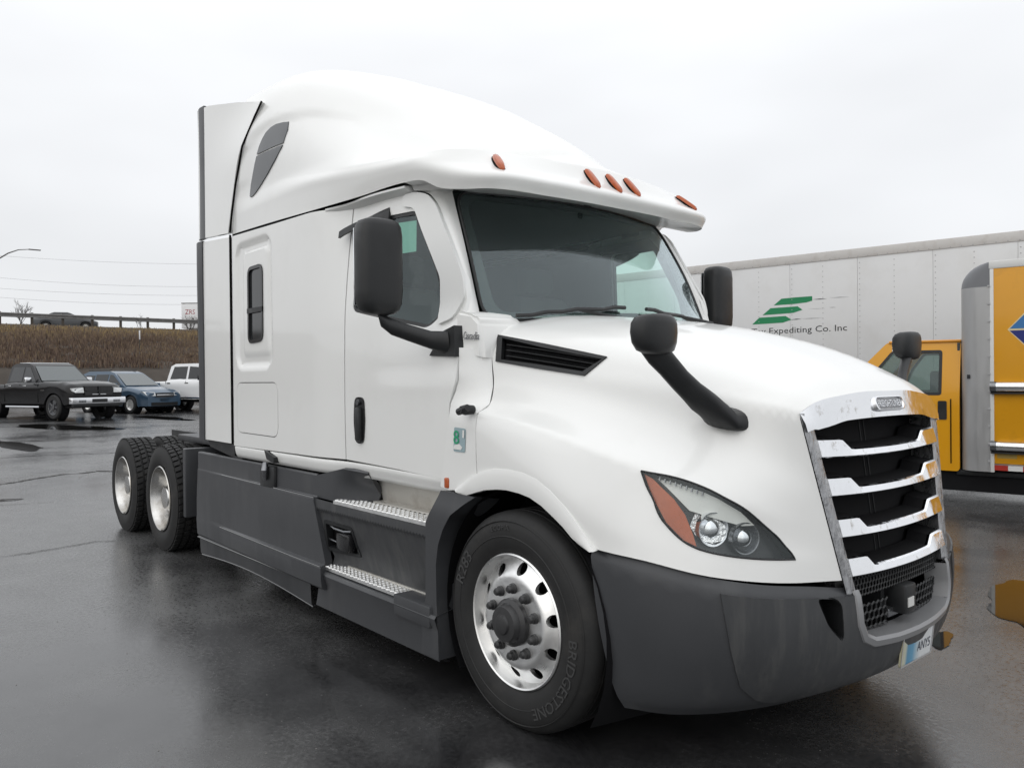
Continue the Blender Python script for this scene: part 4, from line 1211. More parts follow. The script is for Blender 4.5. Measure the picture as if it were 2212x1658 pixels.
# ---- mirrors
def rounded_slab(secs_spec, n=28, e=3.2):
    """secs_spec: list of (centre, half a along x, half b along y); stacked superellipse sections"""
    secs = []
    for c, a, b in secs_spec:
        s = []
        for k in range(n):
            w = 2*math.pi*k/n; cw, sw = math.cos(w), math.sin(w)
            s.append((c[0]+a*math.copysign(abs(cw)**(2/e), cw), c[1]+b*math.copysign(abs(sw)**(2/e), sw), c[2]))
        secs.append(s)
    return MB().sweep(secs)
for s in (1, -1):
    cx, cy = -.735, -1.438
    zz_ = [(1.925,.30),(1.935,.62),(1.955,.84),(1.99,.95),(2.05,1.0),(2.2,1.0),(2.33,1.0),(2.375,.95),(2.398,.84),(2.41,.6),(2.415,.3)]
    mh = rounded_slab([((cx-.0, s*cy, z), .075*f**.8, .122*f) for z, f in zz_])
    mr_ = mh.build('wing_mirror', M['black'], truck, 50)
    MB().box((cx-.080, s*cy-.10, 1.98), (cx-.073, s*cy+.10, 2.37), .003).build('mirror_glass', mat('mirror_silver', (.8, .82, .84), .03, metal=1), mr_)
    m = MB(); path = [(-.74, -1.45, 1.955), (-.745, -1.43, 1.915), (-.73, -1.38, 1.875), (-.68, -1.30, 1.84), (-.61, -1.20, 1.80), (-.54, -1.145, 1.785)]
    secs = []
    for i, (x, y, z) in enumerate(path):
        h = (.03, .045, .046, .046, .05, .062)[i]; w_ = .028
        secs.append([(x+w_*math.cos(a), s*(y-.008*math.sin(a)-w_*.7*math.cos(a)), z+h*math.sin(a)) for a in np.linspace(0, 2*math.pi, 14, endpoint=False)])
    m.sweep(secs).build('mirror_arm', M['black'], mr_, 50)
    MB().prism([(-.475, s*-1.105, 1.872), (-.468, s*-1.105, 1.715), (-.70, s*-1.105, 1.725), (-.66, s*-1.105, 1.765), (-.585, s*-1.105, 1.845)], (0, s*-.055, 0)).build('mirror_base', M['black'], mr_, 30)
    # bonnet mirror
    hx, hy = .77, -1.105
    hz = [(1.688,.25),(1.692,.55),(1.705,.8),(1.735,.95),(1.775,1.0),(1.81,.97),(1.83,.86),(1.842,.62),(1.845,.3)]
    hm_ = rounded_slab([((hx+.03*(1-f), s*hy, z), .058*f, .112*f) for z, f in hz], 28, 2.8).build('bonnet_mirror', M['black'], truck, 60)
    MB().box((hx-.056, s*hy-.062, 1.735), (hx-.050, s*hy+.062, 1.81), .003).build('mirror_glass', bpy.data.materials['mirror_silver'], hm_)
    path = [(.765,-1.125,1.73,.048,.032,0),(.775,-1.09,1.69,.050,.032,0),(.785,-1.04,1.645,.047,.03,0),(.797,-.985,1.592,.046,.028,0),(.812,-.93,1.545,.048,.028,.15),(.830,-.875,1.50,.056,.03,.4),(.846,-.825,1.462,.066,.034,.75),(.856,-.80,1.435,.080,.046,1),(.864,-.745,1.430,.080,.048,1)]
    secs = []
    for x, y, z, a, b, k in path:
        u1 = (Vector((.45, s*.53, .70))*(1-k) + Vector((.93, s*.24, -.16))*k).normalized(); u2 = (Vector((.66, s*-.70, -.1))*(1-k) + Vector((.16, s*-.1, -1))*k).normalized()
        secs.append([tuple(Vector((x, s*y, z))+u1*a*math.copysign(abs(math.cos(w))**.7, math.cos(w))+u2*b*math.copysign(abs(math.sin(w))**.7, math.sin(w))) for w in np.linspace(0, 2*math.pi, 20, endpoint=False)])
    MB().sweep(secs).build('mirror_arm', M['black'], hm_, 60)
# wipers
for y0, y1 in ((-.82, -.12), (.06, .68)):
    pts = []
    for t in np.linspace(0, 1, 9):
        y = y0+(y1-y0)*t; q = wsL.locate([(-.3, -abs(y), 1.958)])
        p = wsL.at(q)[0]; pts.append((p[0]+.022, y, p[2]+.02))
    w = MB().tube(pts, .012, 6).build('wiper_blade', M['black'], truck)
    MB().tube([pts[4], (pts[4][0]+.04, (y0+y1)/2+.2, pts[4][2]-.03), (pts[4][0]+.05, y1-.02, 1.93)], [.007, .011, .016], 8).build('wiper_arm', M['black'], w)
MB().box((-.68, -.02, 2.655), (-.645, .02, 2.678), .005).build('visor_camera', M['black'], truck)

# ---- cabin interior seen through the glass
inn_y = lambda x, z: side_y(x, z)+.05
big = rounded([(-1.49,1.99),(-.80,1.885),(-.725,1.95),(-.755,2.15),(-.98,2.54),(-1.45,2.555)], .04)
lin = [(-3.2,1.15),(-.66,1.15),(-.60,1.60),(-.62,1.90),(-.66,2.03),(-.86,2.47),(-1.02,2.62),(-3.2,2.66)]
cabin = empty('cabin'); cabin.parent = truck
for s in (1, -1):
    patch_mb(side_fn(inn_y, s), lin, [big], (.2, .2), 0, side_nrm(inn_y, s)).build('door_trim', M['cabin'], cabin)
MB().box((-3.25, -1.05, 1.12), (-.65, 1.05, 1.15)).build('floor', M['cabin'], cabin)
MB().box((-3.22, -1.15, 1.15), (-3.18, 1.15, 2.7)).build('bulkhead', M['cabin'], cabin)
MB().box((-3.2, -1.0, 2.68), (-.95, 1.0, 2.70)).build('headliner', M['cabin'], cabin)
MB().prism([(-.95,-.95,1.35),(-.95,-.95,1.80),(-.80,-.95,1.87),(-.50,-.95,1.88),(-.50,-.95,1.35)], (0, 1.9, 0)).build('dashboard', M['cabin'], cabin)
for y in (-.6, .6):
    s1 = MB().box((-1.75, y-.27, 1.45), (-1.25, y+.27, 1.60), .05)
    s1.build('seat', M['seat'], cabin)
    MB().box((-1.88, y-.26, 1.55), (-1.70, y+.26, 2.22), .06).build('seat_back', M['seat'], cabin)
    MB().box((-1.90, y-.15, 2.24), (-1.76, y+.15, 2.45), .05).build('headrest', M['seat'], cabin)
sw = MB(); pts = [(-1.0-.10*math.sin(a), .6+.22*math.cos(a), 1.90+.19*math.sin(a)) for a in np.linspace(0, 2*math.pi, 28)]
sw.tube(pts, .016, 8).tube([(-1.0, .6, 1.90), (-.82, .6, 1.74)], .03, 8)
sw.build('steering_wheel', M['black'], cabin)

# ---- chassis and dark mechanical parts
ch = MB()
for y in (-.43, .43): ch.box((-7.3, y-.04, .78), (.9, y+.04, 1.02))
chs = ch.build('frame_rails', M['black'], truck)
MB().box((-.95, -.70, .32), (.90, .70, 1.28)).build('engine', M['void'], truck)
MB().box((-4.05, -.95, .30), (-.65, .95, .98)).build('tank_mass', M['void'], truck)
MB().box((-5.42, -.98, 1.02), (-3.3, .98, 1.08), .01).build('deck_plate', M['grey'], truck)
for s in (1, -1):
    MB().box((-4.62, min(s*-.70, s*-1.19), .38), (-4.55, max(s*-.70, s*-1.19), 1.0), .012).build('splash_guard', M['grey'], truck)
    # inner wheel housing
    m = MB(); secs = []
    for a in np.linspace(math.radians(-35), math.radians(215), 26):
        secs.append([(.60*math.cos(a)*.93, s*-1.16, .49+.60*math.sin(a)), (.66*math.cos(a)*.93, s*-.75, .49+.64*math.sin(a))])
    m.sweep(secs, closed_section=False, cap=False).build('wheel_housing', M['void'], truck)
    MB().box((-.62, min(s*-.70, s*-.74), .25), (.74, max(s*-.70, s*-.74), 1.22)).build('inner_wing', M['void'], truck)
MB().prism([(-6.3,-.45,1.16),(-5.35,-.45,1.16),(-5.25,-.45,1.12),(-6.4,-.45,1.08)], (0, .9, 0)).build('fifth_wheel', M['alu_dull'], truck)
for x in (0, -5.184, -6.504):
    MB().tube([(x, -.95, .49), (x, .95, .49)], .09, 12).build('axle', M['void'], truck)
MB().box((-7.35, -.45, .70), (-7.28, .45, .95)).build('rear_crossmember', M['black'], truck)

# ---- wheels
def tyre_prof(y0, w, R, ri=.295):
    """section of a tyre whose outer face lies at y0 and which reaches w inwards (towards +y)"""
    p = [(ri+.012, .010), (ri+.035, -.006), (.375, -.018), (.425, -.018), (.462, -.006), (R-.018, .014), (R-.004, .034)]
    grooves = [.075, .118, .162, .205]
    for g in grooves: p += [(R, g-.006), (R-.012, g-.004), (R-.012, g+.004), (R, g+.006)]
    p += [(R-.004, w-.034), (R-.018, w-.014), (.462, w+.006), (.42, w+.016), (.375, w+.016), (ri+.035, w+.004), (ri+.012, w-.01)]
    return [(r, y0+h) for r, h in p]
def flat(m, cz=.49):
    m.v = [(x, y, max(z, -cz)) for x, y, z in m.v]; return m
def arc_text(body, size, r, a0, sgn, y, ccw=True, squash=1.0):
    v, f = text_mesh(body, size, .0012, 0)
    w0 = v[:, 0].max()
    P = []
    for a, b, c in v:
        th = a0 - (a-w0/2)*squash/r
        rr = r - size*.35 + b
        P.append((rr*math.cos(th)*sgn, y-c*1.0-.0015, rr*math.sin(th)))
    return P, f
def disc_fn(prof_r, prof_y):
    def f(Q):
        r = np.hypot(Q[:, 0], Q[:, 1])
        return np.stack([Q[:, 0], np.interp(r, prof_r, prof_y), Q[:, 1]], 1)
    return f
def circ(r, n, c=(0, 0), ph=0): return [(c[0]+r*math.cos(2*math.pi*k/n+ph), c[1]+r*math.sin(2*math.pi*k/n+ph)) for k in range(n)]
def mirror_wheel(root):
    pass

def front_wheel(flip):
    """steer wheel, hub face towards -y at y=0"""
    w = empty('front_wheel'); w.parent = truck
    ty = flat(MB().lathe(tyre_prof(-.012, .27, .502), 96)).build('tyre', M['rubber'], w, 40)
    for body, size, r, a0, sq in (('BRIDGESTONE', .070, .405, math.radians(-33), 1.10), ('R283', .085, .405, math.radians(152), 1.05), ('ECOPIA', .034, .43, math.radians(100), 1.15)):
        P, f = arc_text(body, size, r, a0, 1, -.031, True, sq)
        pyd('sidewall_lettering', P, f, M['rubber_letter'], ty)
    MB().lathe([(.385, -.0295), (.388, -.033), (.392, -.0295)], 96).lathe([(.455, -.021), (.458, -.025), (.462, -.0205)], 96).build('sidewall_ridge', M['rubber'], ty)
    rim = MB().lathe([(.300, .012), (.309, .003), (.309, -.010), (.303, -.016), (.296, -.012), (.291, .012), (.285, .03), (.282, .05), (.278, .24)], 96).build('rim', M['alu'], w, 40)
    pr_r = [0, .105, .19, .20, .215, .235, .262, .283, .29]; pr_y = [-.012, -.012, -.012, -.014, -.006, .012, .030, .040, .042]
    holes = [circ(.0285, 16, (.243*math.cos(a), .243*math.sin(a))) for a in (2*math.pi*(k+.32)/10 for k in range(10))]
    # elongate the holes a little along the slope
    disc = patch_mb(disc_fn(pr_r, pr_y), circ(.286, 90), holes, (.014, .014))
    d = disc.build('wheel_disc', M['alu'], rim, 60)
    for h in holes:
        m = MB(); P = disc_fn(pr_r, pr_y)(np.array(h)); k = len(h)
        m.add(np.concatenate([P, P+np.array([0, .022, 0])]), [(i, (i+1) % k, k+(i+1) % k, k+i) for i in range(k)])
        m.build('hand_hole_edge', M['alu'], rim, 60)
    MB().lathe([(.27, .09), (.0, .09)], 32).build('brake_drum', M['void'], w)
    hub = MB().lathe([(.108, -.012), (.108, -.036), (.100, -.044), (.090, -.050), (.085, -.068), (.078, -.078), (.046, -.082), (.042, -.092), (.03, -.096), (.0, -.096)], 40).build('hub_cap', M['hub'], w, 30)
    for k in range(10):
        a = 2*math.pi*(k+.5)/10
        c = (.1525*math.cos(a), 0, .1525*math.sin(a))
        MB().lathe([(.025, -.012), (.0235, -.024), (.019, -.026), (.018, -.042), (.012, -.050), (0, -.052)], 14, 'y', c).build('lug_cover', M['hub'], w, 30)
    return w
fw = front_wheel(False)
fw.location = (0, -1.17, .49)
fwl = copy_tree(fw, truck); fwl.location = (0, 1.17, .49); fwl.rotation_euler = (0, 0, math.pi)

def lug_tread(R, w, n=52):
    m = MB(); lugs = [(.012, .062, 0), (.082, .125, .5), (.150, .190, 0), (.212, .262, .5)]
    for k in range(n):
        for y0, y1, ph in lugs:
            a0 = 2*math.pi*(k+ph)/n; a1 = a0 + 2*math.pi/n*.70; sk = .03 if y0 < .1 else -.03
            vv = []
            for r in (R-.018, R):
                for a, y in ((a0, y0), (a1, y0), (a1+sk, y1), (a0+sk, y1)):
                    e = .004 if (r == R) else 0
                    vv.append((r*math.cos(a), y, r*math.sin(a)))
            m.add(vv, [(4, 5, 6, 7), (0, 1, 5, 4), (1, 2, 6, 5), (2, 3, 7, 6), (3, 0, 4, 7)])
    return m
def drive_wheel():
    w = empty('drive_wheel'); w.parent = truck
    for i, y0 in enumerate((0.0, .345)):
        prof_ = [(.307, .010), (.33, -.006), (.375, -.018), (.425, -.018), (.462, -.004), (.49, .004), (.488, .03), (.488, .24), (.49, .266), (.462, .274), (.42, .288), (.375, .288), (.33, .276), (.307, .26)]
        ty = flat(MB().lathe([(r, y0+h) for r, h in prof_], 72)).build('tyre', M['rubber'], w, 40)
        lg = lug_tread(.508, .27); lg.v = [(x, y+y0, z) for x, y, z in lg.v]
        tag(flat(lg).build('tread_blocks', M['rubber'], ty, normals=False), kind='stuff')
    rim = MB().lathe([(.300, .012), (.309, .003), (.309, -.010), (.303, -.016), (.296, -.012), (.288, .02), (.272, .05), (.268, .13), (.255, .152), (.20, .165), (.185, .158), (.11, .158), (.11, .05), (.10, .03), (0, .03)], 72).build('rim', M['alu_bright'], w, 30)
    for k in range(10):
        a = 2*math.pi*(k+.5)/10
        MB().lathe([(.02, .16), (.02, .12), (.012, .112), (0, .112)], 10, 'y', (.1425*math.cos(a), 0, .1425*math.sin(a))).build('lug_nut', M['alu'], rim, 30)
        MB().lathe([(.03, .158), (0, .157)], 12, 'y', (.225*math.cos(a+.3), 0, .225*math.sin(a+.3))).build('hand_hole', M['void'], rim, 30)
    return w
dw = drive_wheel(); dw.location = (-5.184, -1.213, .49)
for x, y, rz in ((-6.504, -1.213, 0), (-5.184, 1.213, math.pi), (-6.504, 1.213, math.pi)):
    c = copy_tree(dw, truck); c.location = (x, y, .49); c.rotation_euler = (0, 0, rz)
# ------------------------------------------------------------------ ground
def gz(x, y):
    d = np.maximum(0, -np.asarray(x, float)-13)
    return .35*smooth(0, 18, d) + .008*np.maximum(0, d-14)
gx_ = np.concatenate([np.linspace(-400, -80, 9), np.linspace(-75, 20, 96), np.linspace(30, 300, 8)])
gy_ = np.concatenate([np.linspace(-300, -40, 8), np.linspace(-30, 60, 46), np.linspace(70, 300, 8)])
V = [(x, y, float(gz(x, y))) for x in gx_ for y in gy_]; ny = len(gy_)
am = bpy.data.materials.new('wet_asphalt'); am.use_nodes = True
N, L = am.node_tree.nodes, am.node_tree.links; b = N['Principled BSDF']
tcn = N.new('ShaderNodeTexCoord')
def noise(sc, det=6, rough=.55, stretch=None):
    n = N.new('ShaderNodeTexNoise'); n.inputs['Scale'].default_value = sc; n.inputs['Detail'].default_value = det; n.inputs['Roughness'].default_value = rough
    if stretch:
        mp_ = N.new('ShaderNodeMapping'); mp_.inputs['Scale'].default_value = stretch; L.new(tcn.outputs['Object'], mp_.inputs[0]); L.new(mp_.outputs[0], n.inputs['Vector'])
    else: L.new(tcn.outputs['Object'], n.inputs['Vector'])
    return n.outputs['Fac']
def rng(sock, a, b_, c, d):
    m = N.new('ShaderNodeMapRange'); m.inputs['From Min'].default_value = a; m.inputs['From Max'].default_value = b_
    m.inputs['To Min'].default_value = c; m.inputs['To Max'].default_value = d; L.new(sock, m.inputs['Value']); return m.outputs[0]
def math_(op, a, b_):
    m = N.new('ShaderNodeMath'); m.operation = op
    for i, q in enumerate((a, b_)):
        if isinstance(q, (int, float)): m.inputs[i].default_value = q
        else: L.new(q, m.inputs[i])
    return m.outputs[0]
clump = noise(38, 4, .65); blot = noise(3.5, 5, .6); big_n = noise(.22, 4, .5); mid_n = noise(1.1, 6, .6); fine = noise(140, 3, .6); grit = noise(420, 2, .5)
wet = rng(math_('ADD', math_('MULTIPLY', big_n, .65), math_('MULTIPLY', mid_n, .35)), .44, .60, 0, 1)      # 1 = standing water film
col = N.new('ShaderNodeMix'); col.data_type = 'RGBA'
col.inputs[6].default_value = (.074, .074, .074, 1); col.inputs[7].default_value = (.022, .022, .023, 1)
L.new(wet, col.inputs[0])
c2 = N.new('ShaderNodeMix'); c2.data_type = 'RGBA'; c2.blend_type = 'MULTIPLY'; c2.inputs[0].default_value = .8
L.new(col.outputs[2], c2.inputs[6]); sp_ = N.new('ShaderNodeCombineColor'); g1 = math_('MULTIPLY', math_('MULTIPLY', rng(fine, .3, .75, .45, 1.5), rng(clump, .3, .7, .6, 1.4)), rng(blot, .3, .7, .72, 1.28))
for i in range(3): L.new(g1, sp_.inputs[i])
L.new(sp_.outputs[0], c2.inputs[7])
L.new(c2.outputs[2], b.inputs['Base Color'])
L.new(math_('ADD', rng(wet, 0, 1, .31, .15), math_('MULTIPLY', rng(clump, .3, .7, -.5, .5), rng(wet, 0, 1, .26, .10))), b.inputs['Roughness'])
b.inputs['Specular IOR Level'].default_value = .9
bp = N.new('ShaderNodeBump'); bp.inputs['Distance'].default_value = .0014
L.new(rng(wet, 0, 1, .24, .10), bp.inputs['Strength'])
L.new(math_('ADD', math_('ADD', math_('MULTIPLY', fine, .45), math_('MULTIPLY', grit, .15)), math_('MULTIPLY', clump, .75)), bp.inputs['Height'])
L.new(bp.outputs[0], b.inputs['Normal'])
me = bpy.data.meshes.new('ground')
me.from_pydata(V, [], [(i*ny+j, (i+1)*ny+j, (i+1)*ny+j+1, i*ny+j+1) for i in range(len(gx_)-1) for j in range(ny-1)])
ground = link('ground', me, am); tag(ground, kind='structure')
# standing puddles, old joints and cracks, loose grit
pudm = bpy.data.materials.new('puddle_water'); pudm.use_nodes = True
b2 = pudm.node_tree.nodes['Principled BSDF']; b2.inputs['Base Color'].default_value = (.012, .0115, .011, 1); b2.inputs['Roughness'].default_value = .03; b2.inputs['IOR'].default_value = 1.5
def blob(name, cx, cy, a, b_, rot, seed, material, kind='structure', z=.004):
    r_ = random.Random(seed); ph = [r_.uniform(0, 6.28) for _ in range(5)]; n = 64; P = []
    for k in range(n):
        w = 2*math.pi*k/n; r = 1+.16*math.sin(2*w+ph[0])+.10*math.sin(3*w+ph[1])+.06*math.sin(5*w+ph[2])+.04*math.sin(9*w+ph[3])+.025*math.sin(17*w+ph[4])
        x, y = a*r*math.cos(w), b_*r*math.sin(w)
        X, Y = cx+x*math.cos(rot)-y*math.sin(rot), cy+x*math.sin(rot)+y*math.cos(rot)
        P.append((X, Y, float(gz(X, Y))+z))
    return tag(pyd(name, P, [tuple(range(n))], material), kind=kind)
blob('puddle', 1.06, 2.84, .42, .80, .3, 4, pudm); blob('puddle', .77, 1.54, .07, .16, .3, 6, pudm)
blob('puddle', -24.5, 1.6, 1.7, .8, .5, 8, pudm); blob('puddle', -27.0, 5.2, 1.6, .5, .3, 9, pudm)
blob('puddle', -19.5, -.4, 1.5, .35, .2, 12, pudm); blob('puddle', -10.2, -2.6, .9, .22, 1.2, 15, pudm)
crm = mat('crack_dirt', (.042, .040, .038), .7, spec=.35, var=.4, vscale=30)
def crack(name, pts, w, seed, material=None):
    r_ = random.Random(seed); P = []
    for i in range(len(pts)-1):
        a, b_ = np.array(pts[i]), np.array(pts[i+1]); n = max(2, int(np.linalg.norm(b_-a)/.06))
        for k in range(n): P.append(a+(b_-a)*k/n + np.array([r_.gauss(0, .018), r_.gauss(0, .018)]))
    P = np.array(P); t = np.gradient(P, axis=0); t /= np.linalg.norm(t, axis=1)[:, None]+1e-9
    nn = np.stack([-t[:, 1], t[:, 0]], 1); V = []
    for p, q in zip(P, nn):
        ww = w*r_.uniform(.2, 1.0)
        for s_ in (-1, 1): V.append((p[0]+q[0]*ww*s_, p[1]+q[1]*ww*s_, float(gz(p[0], p[1]))+.006))
    return tag(pyd(name, V, [(2*i, 2*i+1, 2*i+3, 2*i+2) for i in range(len(P)-1)], material or crm), kind='structure')
crack('pavement_crack', [(-12.0,-3.4),(-12.05,-1.65),(-12.28,-1.34),(-12.6,-1.0),(-12.9,-.62),(-12.85,-.32),(-13.0,-.02),(-12.65,.3),(-12.8,1.6)], .07, 2)
crack('pavement_crack', [(-5.75,-7),(-5.86,-2.44),(-5.87,-2.2),(-5.95,-1.9),(-6.02,-1.6),(-5.95,-1.35)], .014, 3)
crack('pavement_crack', [(-1.5,-5.2),(-2.05,-3.9),(-2.35,-3.45),(-2.9,-3.1)], .006, 5)
crack('pavement_crack', [(-9.5,-5.5),(-9.2,-3.3),(-9.6,-2.2),(-9.3,-1.3)], .012, 6)
crack('pavement_crack', [(-16.5,-3),(-16.9,-.5),(-16.4,.9),(-17.1,3)], .03, 7)
crack('pavement_crack', [(-21,-3),(-20.5,0),(-21.2,2.5),(-20.6,6)], .03, 9)
gm2 = mat('grit_stone', (.22, .21, .20), .7); m = MB(); r_ = random.Random(9)
for k in range(420):
    x, y = (r_.uniform(-8, 2.6), r_.uniform(-4.2, -1.3)) if k < 280 else ((r_.uniform(.9, 3.2), r_.uniform(-2, 5)) if k < 360 else (r_.uniform(-13.3, -12.0)+.0, r_.uniform(-2.4, .8)))
    s_ = r_.uniform(.0012, .0036)*(2.8 if k >= 360 else 1)
    m.add([(x-s_, y-s_, .001), (x+s_, y-s_*.6, .001), (x+s_*.7, y+s_, .001), (x-s_*.6, y+s_*.8, .001), (x+s_*.1, y, s_*1.3)], [(0, 1, 4), (1, 2, 4), (2, 3, 4), (3, 0, 4)])
tag(m.build('loose_grit', gm2, normals=False), kind='stuff')
# ------------------------------------------------------------------ embankment behind the lot
def hz(x, y):
    """height of the embankment: foot at x=-46, crest at x=-61"""
    t = np.clip((-46-np.asarray(x, float))/15.0, 0, 1)
    return .58 + 1.75*smooth(0, .13, t) + 3.35*np.clip((t-.09)/.91, 0, 1) + .10*np.sin(np.asarray(y)*.9+np.asarray(x)*.4)*t*(1-t)*4
hx_ = np.concatenate([np.linspace(-45.6, -62, 34), np.array([-64, -70, -80, -100, -140])]); hy_ = np.linspace(-90, 140, 231)
V = [(x, y, float(hz(x, y)) + (RNG.normal()*.06 if -61 < x < -46 else 0)) for x in hx_ for y in hy_]; ny = len(hy_)
M['soil'] = mat('dry_bank_soil', (.085, .075, .066), .95, var=.35, vscale=1.5, spec=.1, bump=.5, bscale=12)
me = bpy.data.meshes.new('embankment')
me.from_pydata(V, [], [(i*ny+j, i*ny+j+1, (i+1)*ny+j+1, (i+1)*ny+j) for i in range(len(hx_)-1) for j in range(ny-1)])
tag(link('embankment', me, M['soil']), kind='structure')
# dry weeds: crossed thin blades, colour varies stalk by stalk and turns straw-coloured towards the crest
gm = bpy.data.materials.new('dry_weeds'); gm.use_nodes = True
N, L = gm.node_tree.nodes, gm.node_tree.links; b = N['Principled BSDF']; b.inputs['Roughness'].default_value = .9; b.inputs['Specular IOR Level'].default_value = .1
at_ = N.new('ShaderNodeAttribute'); at_.attribute_name = 'shade'; cr = N.new('ShaderNodeValToRGB')
L.new(at_.outputs['Fac'], cr.inputs[0]); L.new(cr.outputs[0], b.inputs['Base Color'])
e = cr.color_ramp.elements; e[0].color = (.045, .030, .024, 1); e[1].color = (.34, .255, .12, 1); e[1].position = 1
for p, c in ((.35, (.150, .108, .086, 1)), (.6, (.225, .165, .112, 1)), (.8, (.32, .24, .12, 1))):
    q = e.new(p); q.color = c
n = 85000
ty = RNG.uniform(-14, 42, n); tt = RNG.uniform(.125, .985, n)
tx = -46 - 15*tt
th_ = RNG.uniform(0, math.pi, n); hgt = RNG.uniform(.12, .42, n)*(1-.55*np.clip((tt-.8)/.18, 0, 1)); wd = RNG.uniform(.015, .045, n)
patchn = np.sin(ty*.55+1.3*np.sin(tx*.7))*.5+.5
shade = np.clip(RNG.normal(.38, .15, n) + .30*np.clip((tt-.62)/.25, 0, 1)*(1 - .6*np.clip((tt-.93)/.1, 0, 1)) + .10*(patchn-.5) - .10*np.clip((.3-tt)/.3, 0, 1), 0, 1)
bz = hz(tx, ty)-.05
lx, ly = RNG.normal(0, .16, n)*hgt, RNG.normal(0, .16, n)*hgt
dx, dy = np.cos(th_)*wd, np.sin(th_)*wd
P = np.stack([np.stack([tx-dx, ty-dy, bz], 1), np.stack([tx+dx, ty+dy, bz], 1), np.stack([tx+dx*.25+lx, ty+dy*.25+ly, bz+hgt], 1), np.stack([tx-dx*.25+lx, ty-dy*.25+ly, bz+hgt], 1)], 1).reshape(-1, 3)
me = bpy.data.meshes.new('dry_weeds')
me.from_pydata(P.tolist(), [], np.arange(4*n).reshape(-1, 4).tolist())
a = me.attributes.new('shade', 'FLOAT', 'FACE'); a.data.foreach_set('value', shade)
o = bpy.data.objects.new('dry_weeds', me); COL.objects.link(o); me.materials.append(gm); tag(o, kind='stuff')

# guard rail on the crest
M['galv'] = mat('weathered_steel', (.20, .195, .19), .55, metal=.5, var=.3, vscale=3)
M['wood'] = mat('weathered_post', (.07, .06, .05), .85, var=.3)
gr_ = empty('guard_rail', (-60.9, 12, 5.72)); tag(gr_, 'weathered steel guard rail on posts along the top of the brown bank', 'guard rail')
W_ = [(a, b+.12) for a, b in [(-.0, .30), (.03, .33), (.03, .39), (-.03, .43), (-.03, .48), (.03, .52), (.03, .58), (0, .61), (-.012, .58), (-.012, .53), (-.07, .48), (-.07, .43), (-.012, .38), (-.012, .33)]]
m = MB().sweep([[(a+.06, y, b+.0) for a, b in W_] for y in np.linspace(-34, 44, 40)])
m.build('rail', M['galv'], gr_)
p0 = None
for k in range(41):
    y = -34+k*1.9
    if p0 is None: p0 = MB().box((-.14, -.08, -.4), (.0, .08, .78)).build('post', M['wood'], gr_); p0.location = (0, y, 0)
    else:
        c = p0.copy(); COL.objects.link(c); c.location = (0, y, 0)

# ------------------------------------------------------------------ cars on the lot
M['tyre_far'] = mat('car_tyre', (.02, .02, .02), .7)
def car_wheel(parent, x, y, r, w, rim_m, spokes=6):
    o = MB().lathe([(r*.62, -w/2), (r*.9, -w/2-.005), (r, -w/2+.04), (r, w/2-.04), (r*.9, w/2+.005), (r*.62, w/2), (r*.6, 0), (r*.62, -w/2)], 28).build('wheel', M['tyre_far'], parent, 40)
    o.location = (x, y, r)
    s = -1 if y < 0 else 1
    m = MB().lathe([(r*.63, s*w/2), (r*.60, s*(w/2-.005)), (r*.57, s*(w/2-.06)), (0.0, s*(w/2-.07))], 28)
    for k in range(spokes):
        a = 2*math.pi*k/spokes
        v = [(r*.56*math.cos(a+d), s*(w/2-h), r*.56*math.sin(a+d)) for d, h in ((-.14, .01), (.14, .01))] + [(r*.14*math.cos(a+d), s*(w/2-.02), r*.14*math.sin(a+d)) for d in (.6, -.6)]
        m.add(v, [(0, 1, 2, 3)])
    m.lathe([(r*.16, s*(w/2-.005)), (0, s*(w/2-.003))], 12)
    m.build('rim', rim_m, o, 30)
    return o

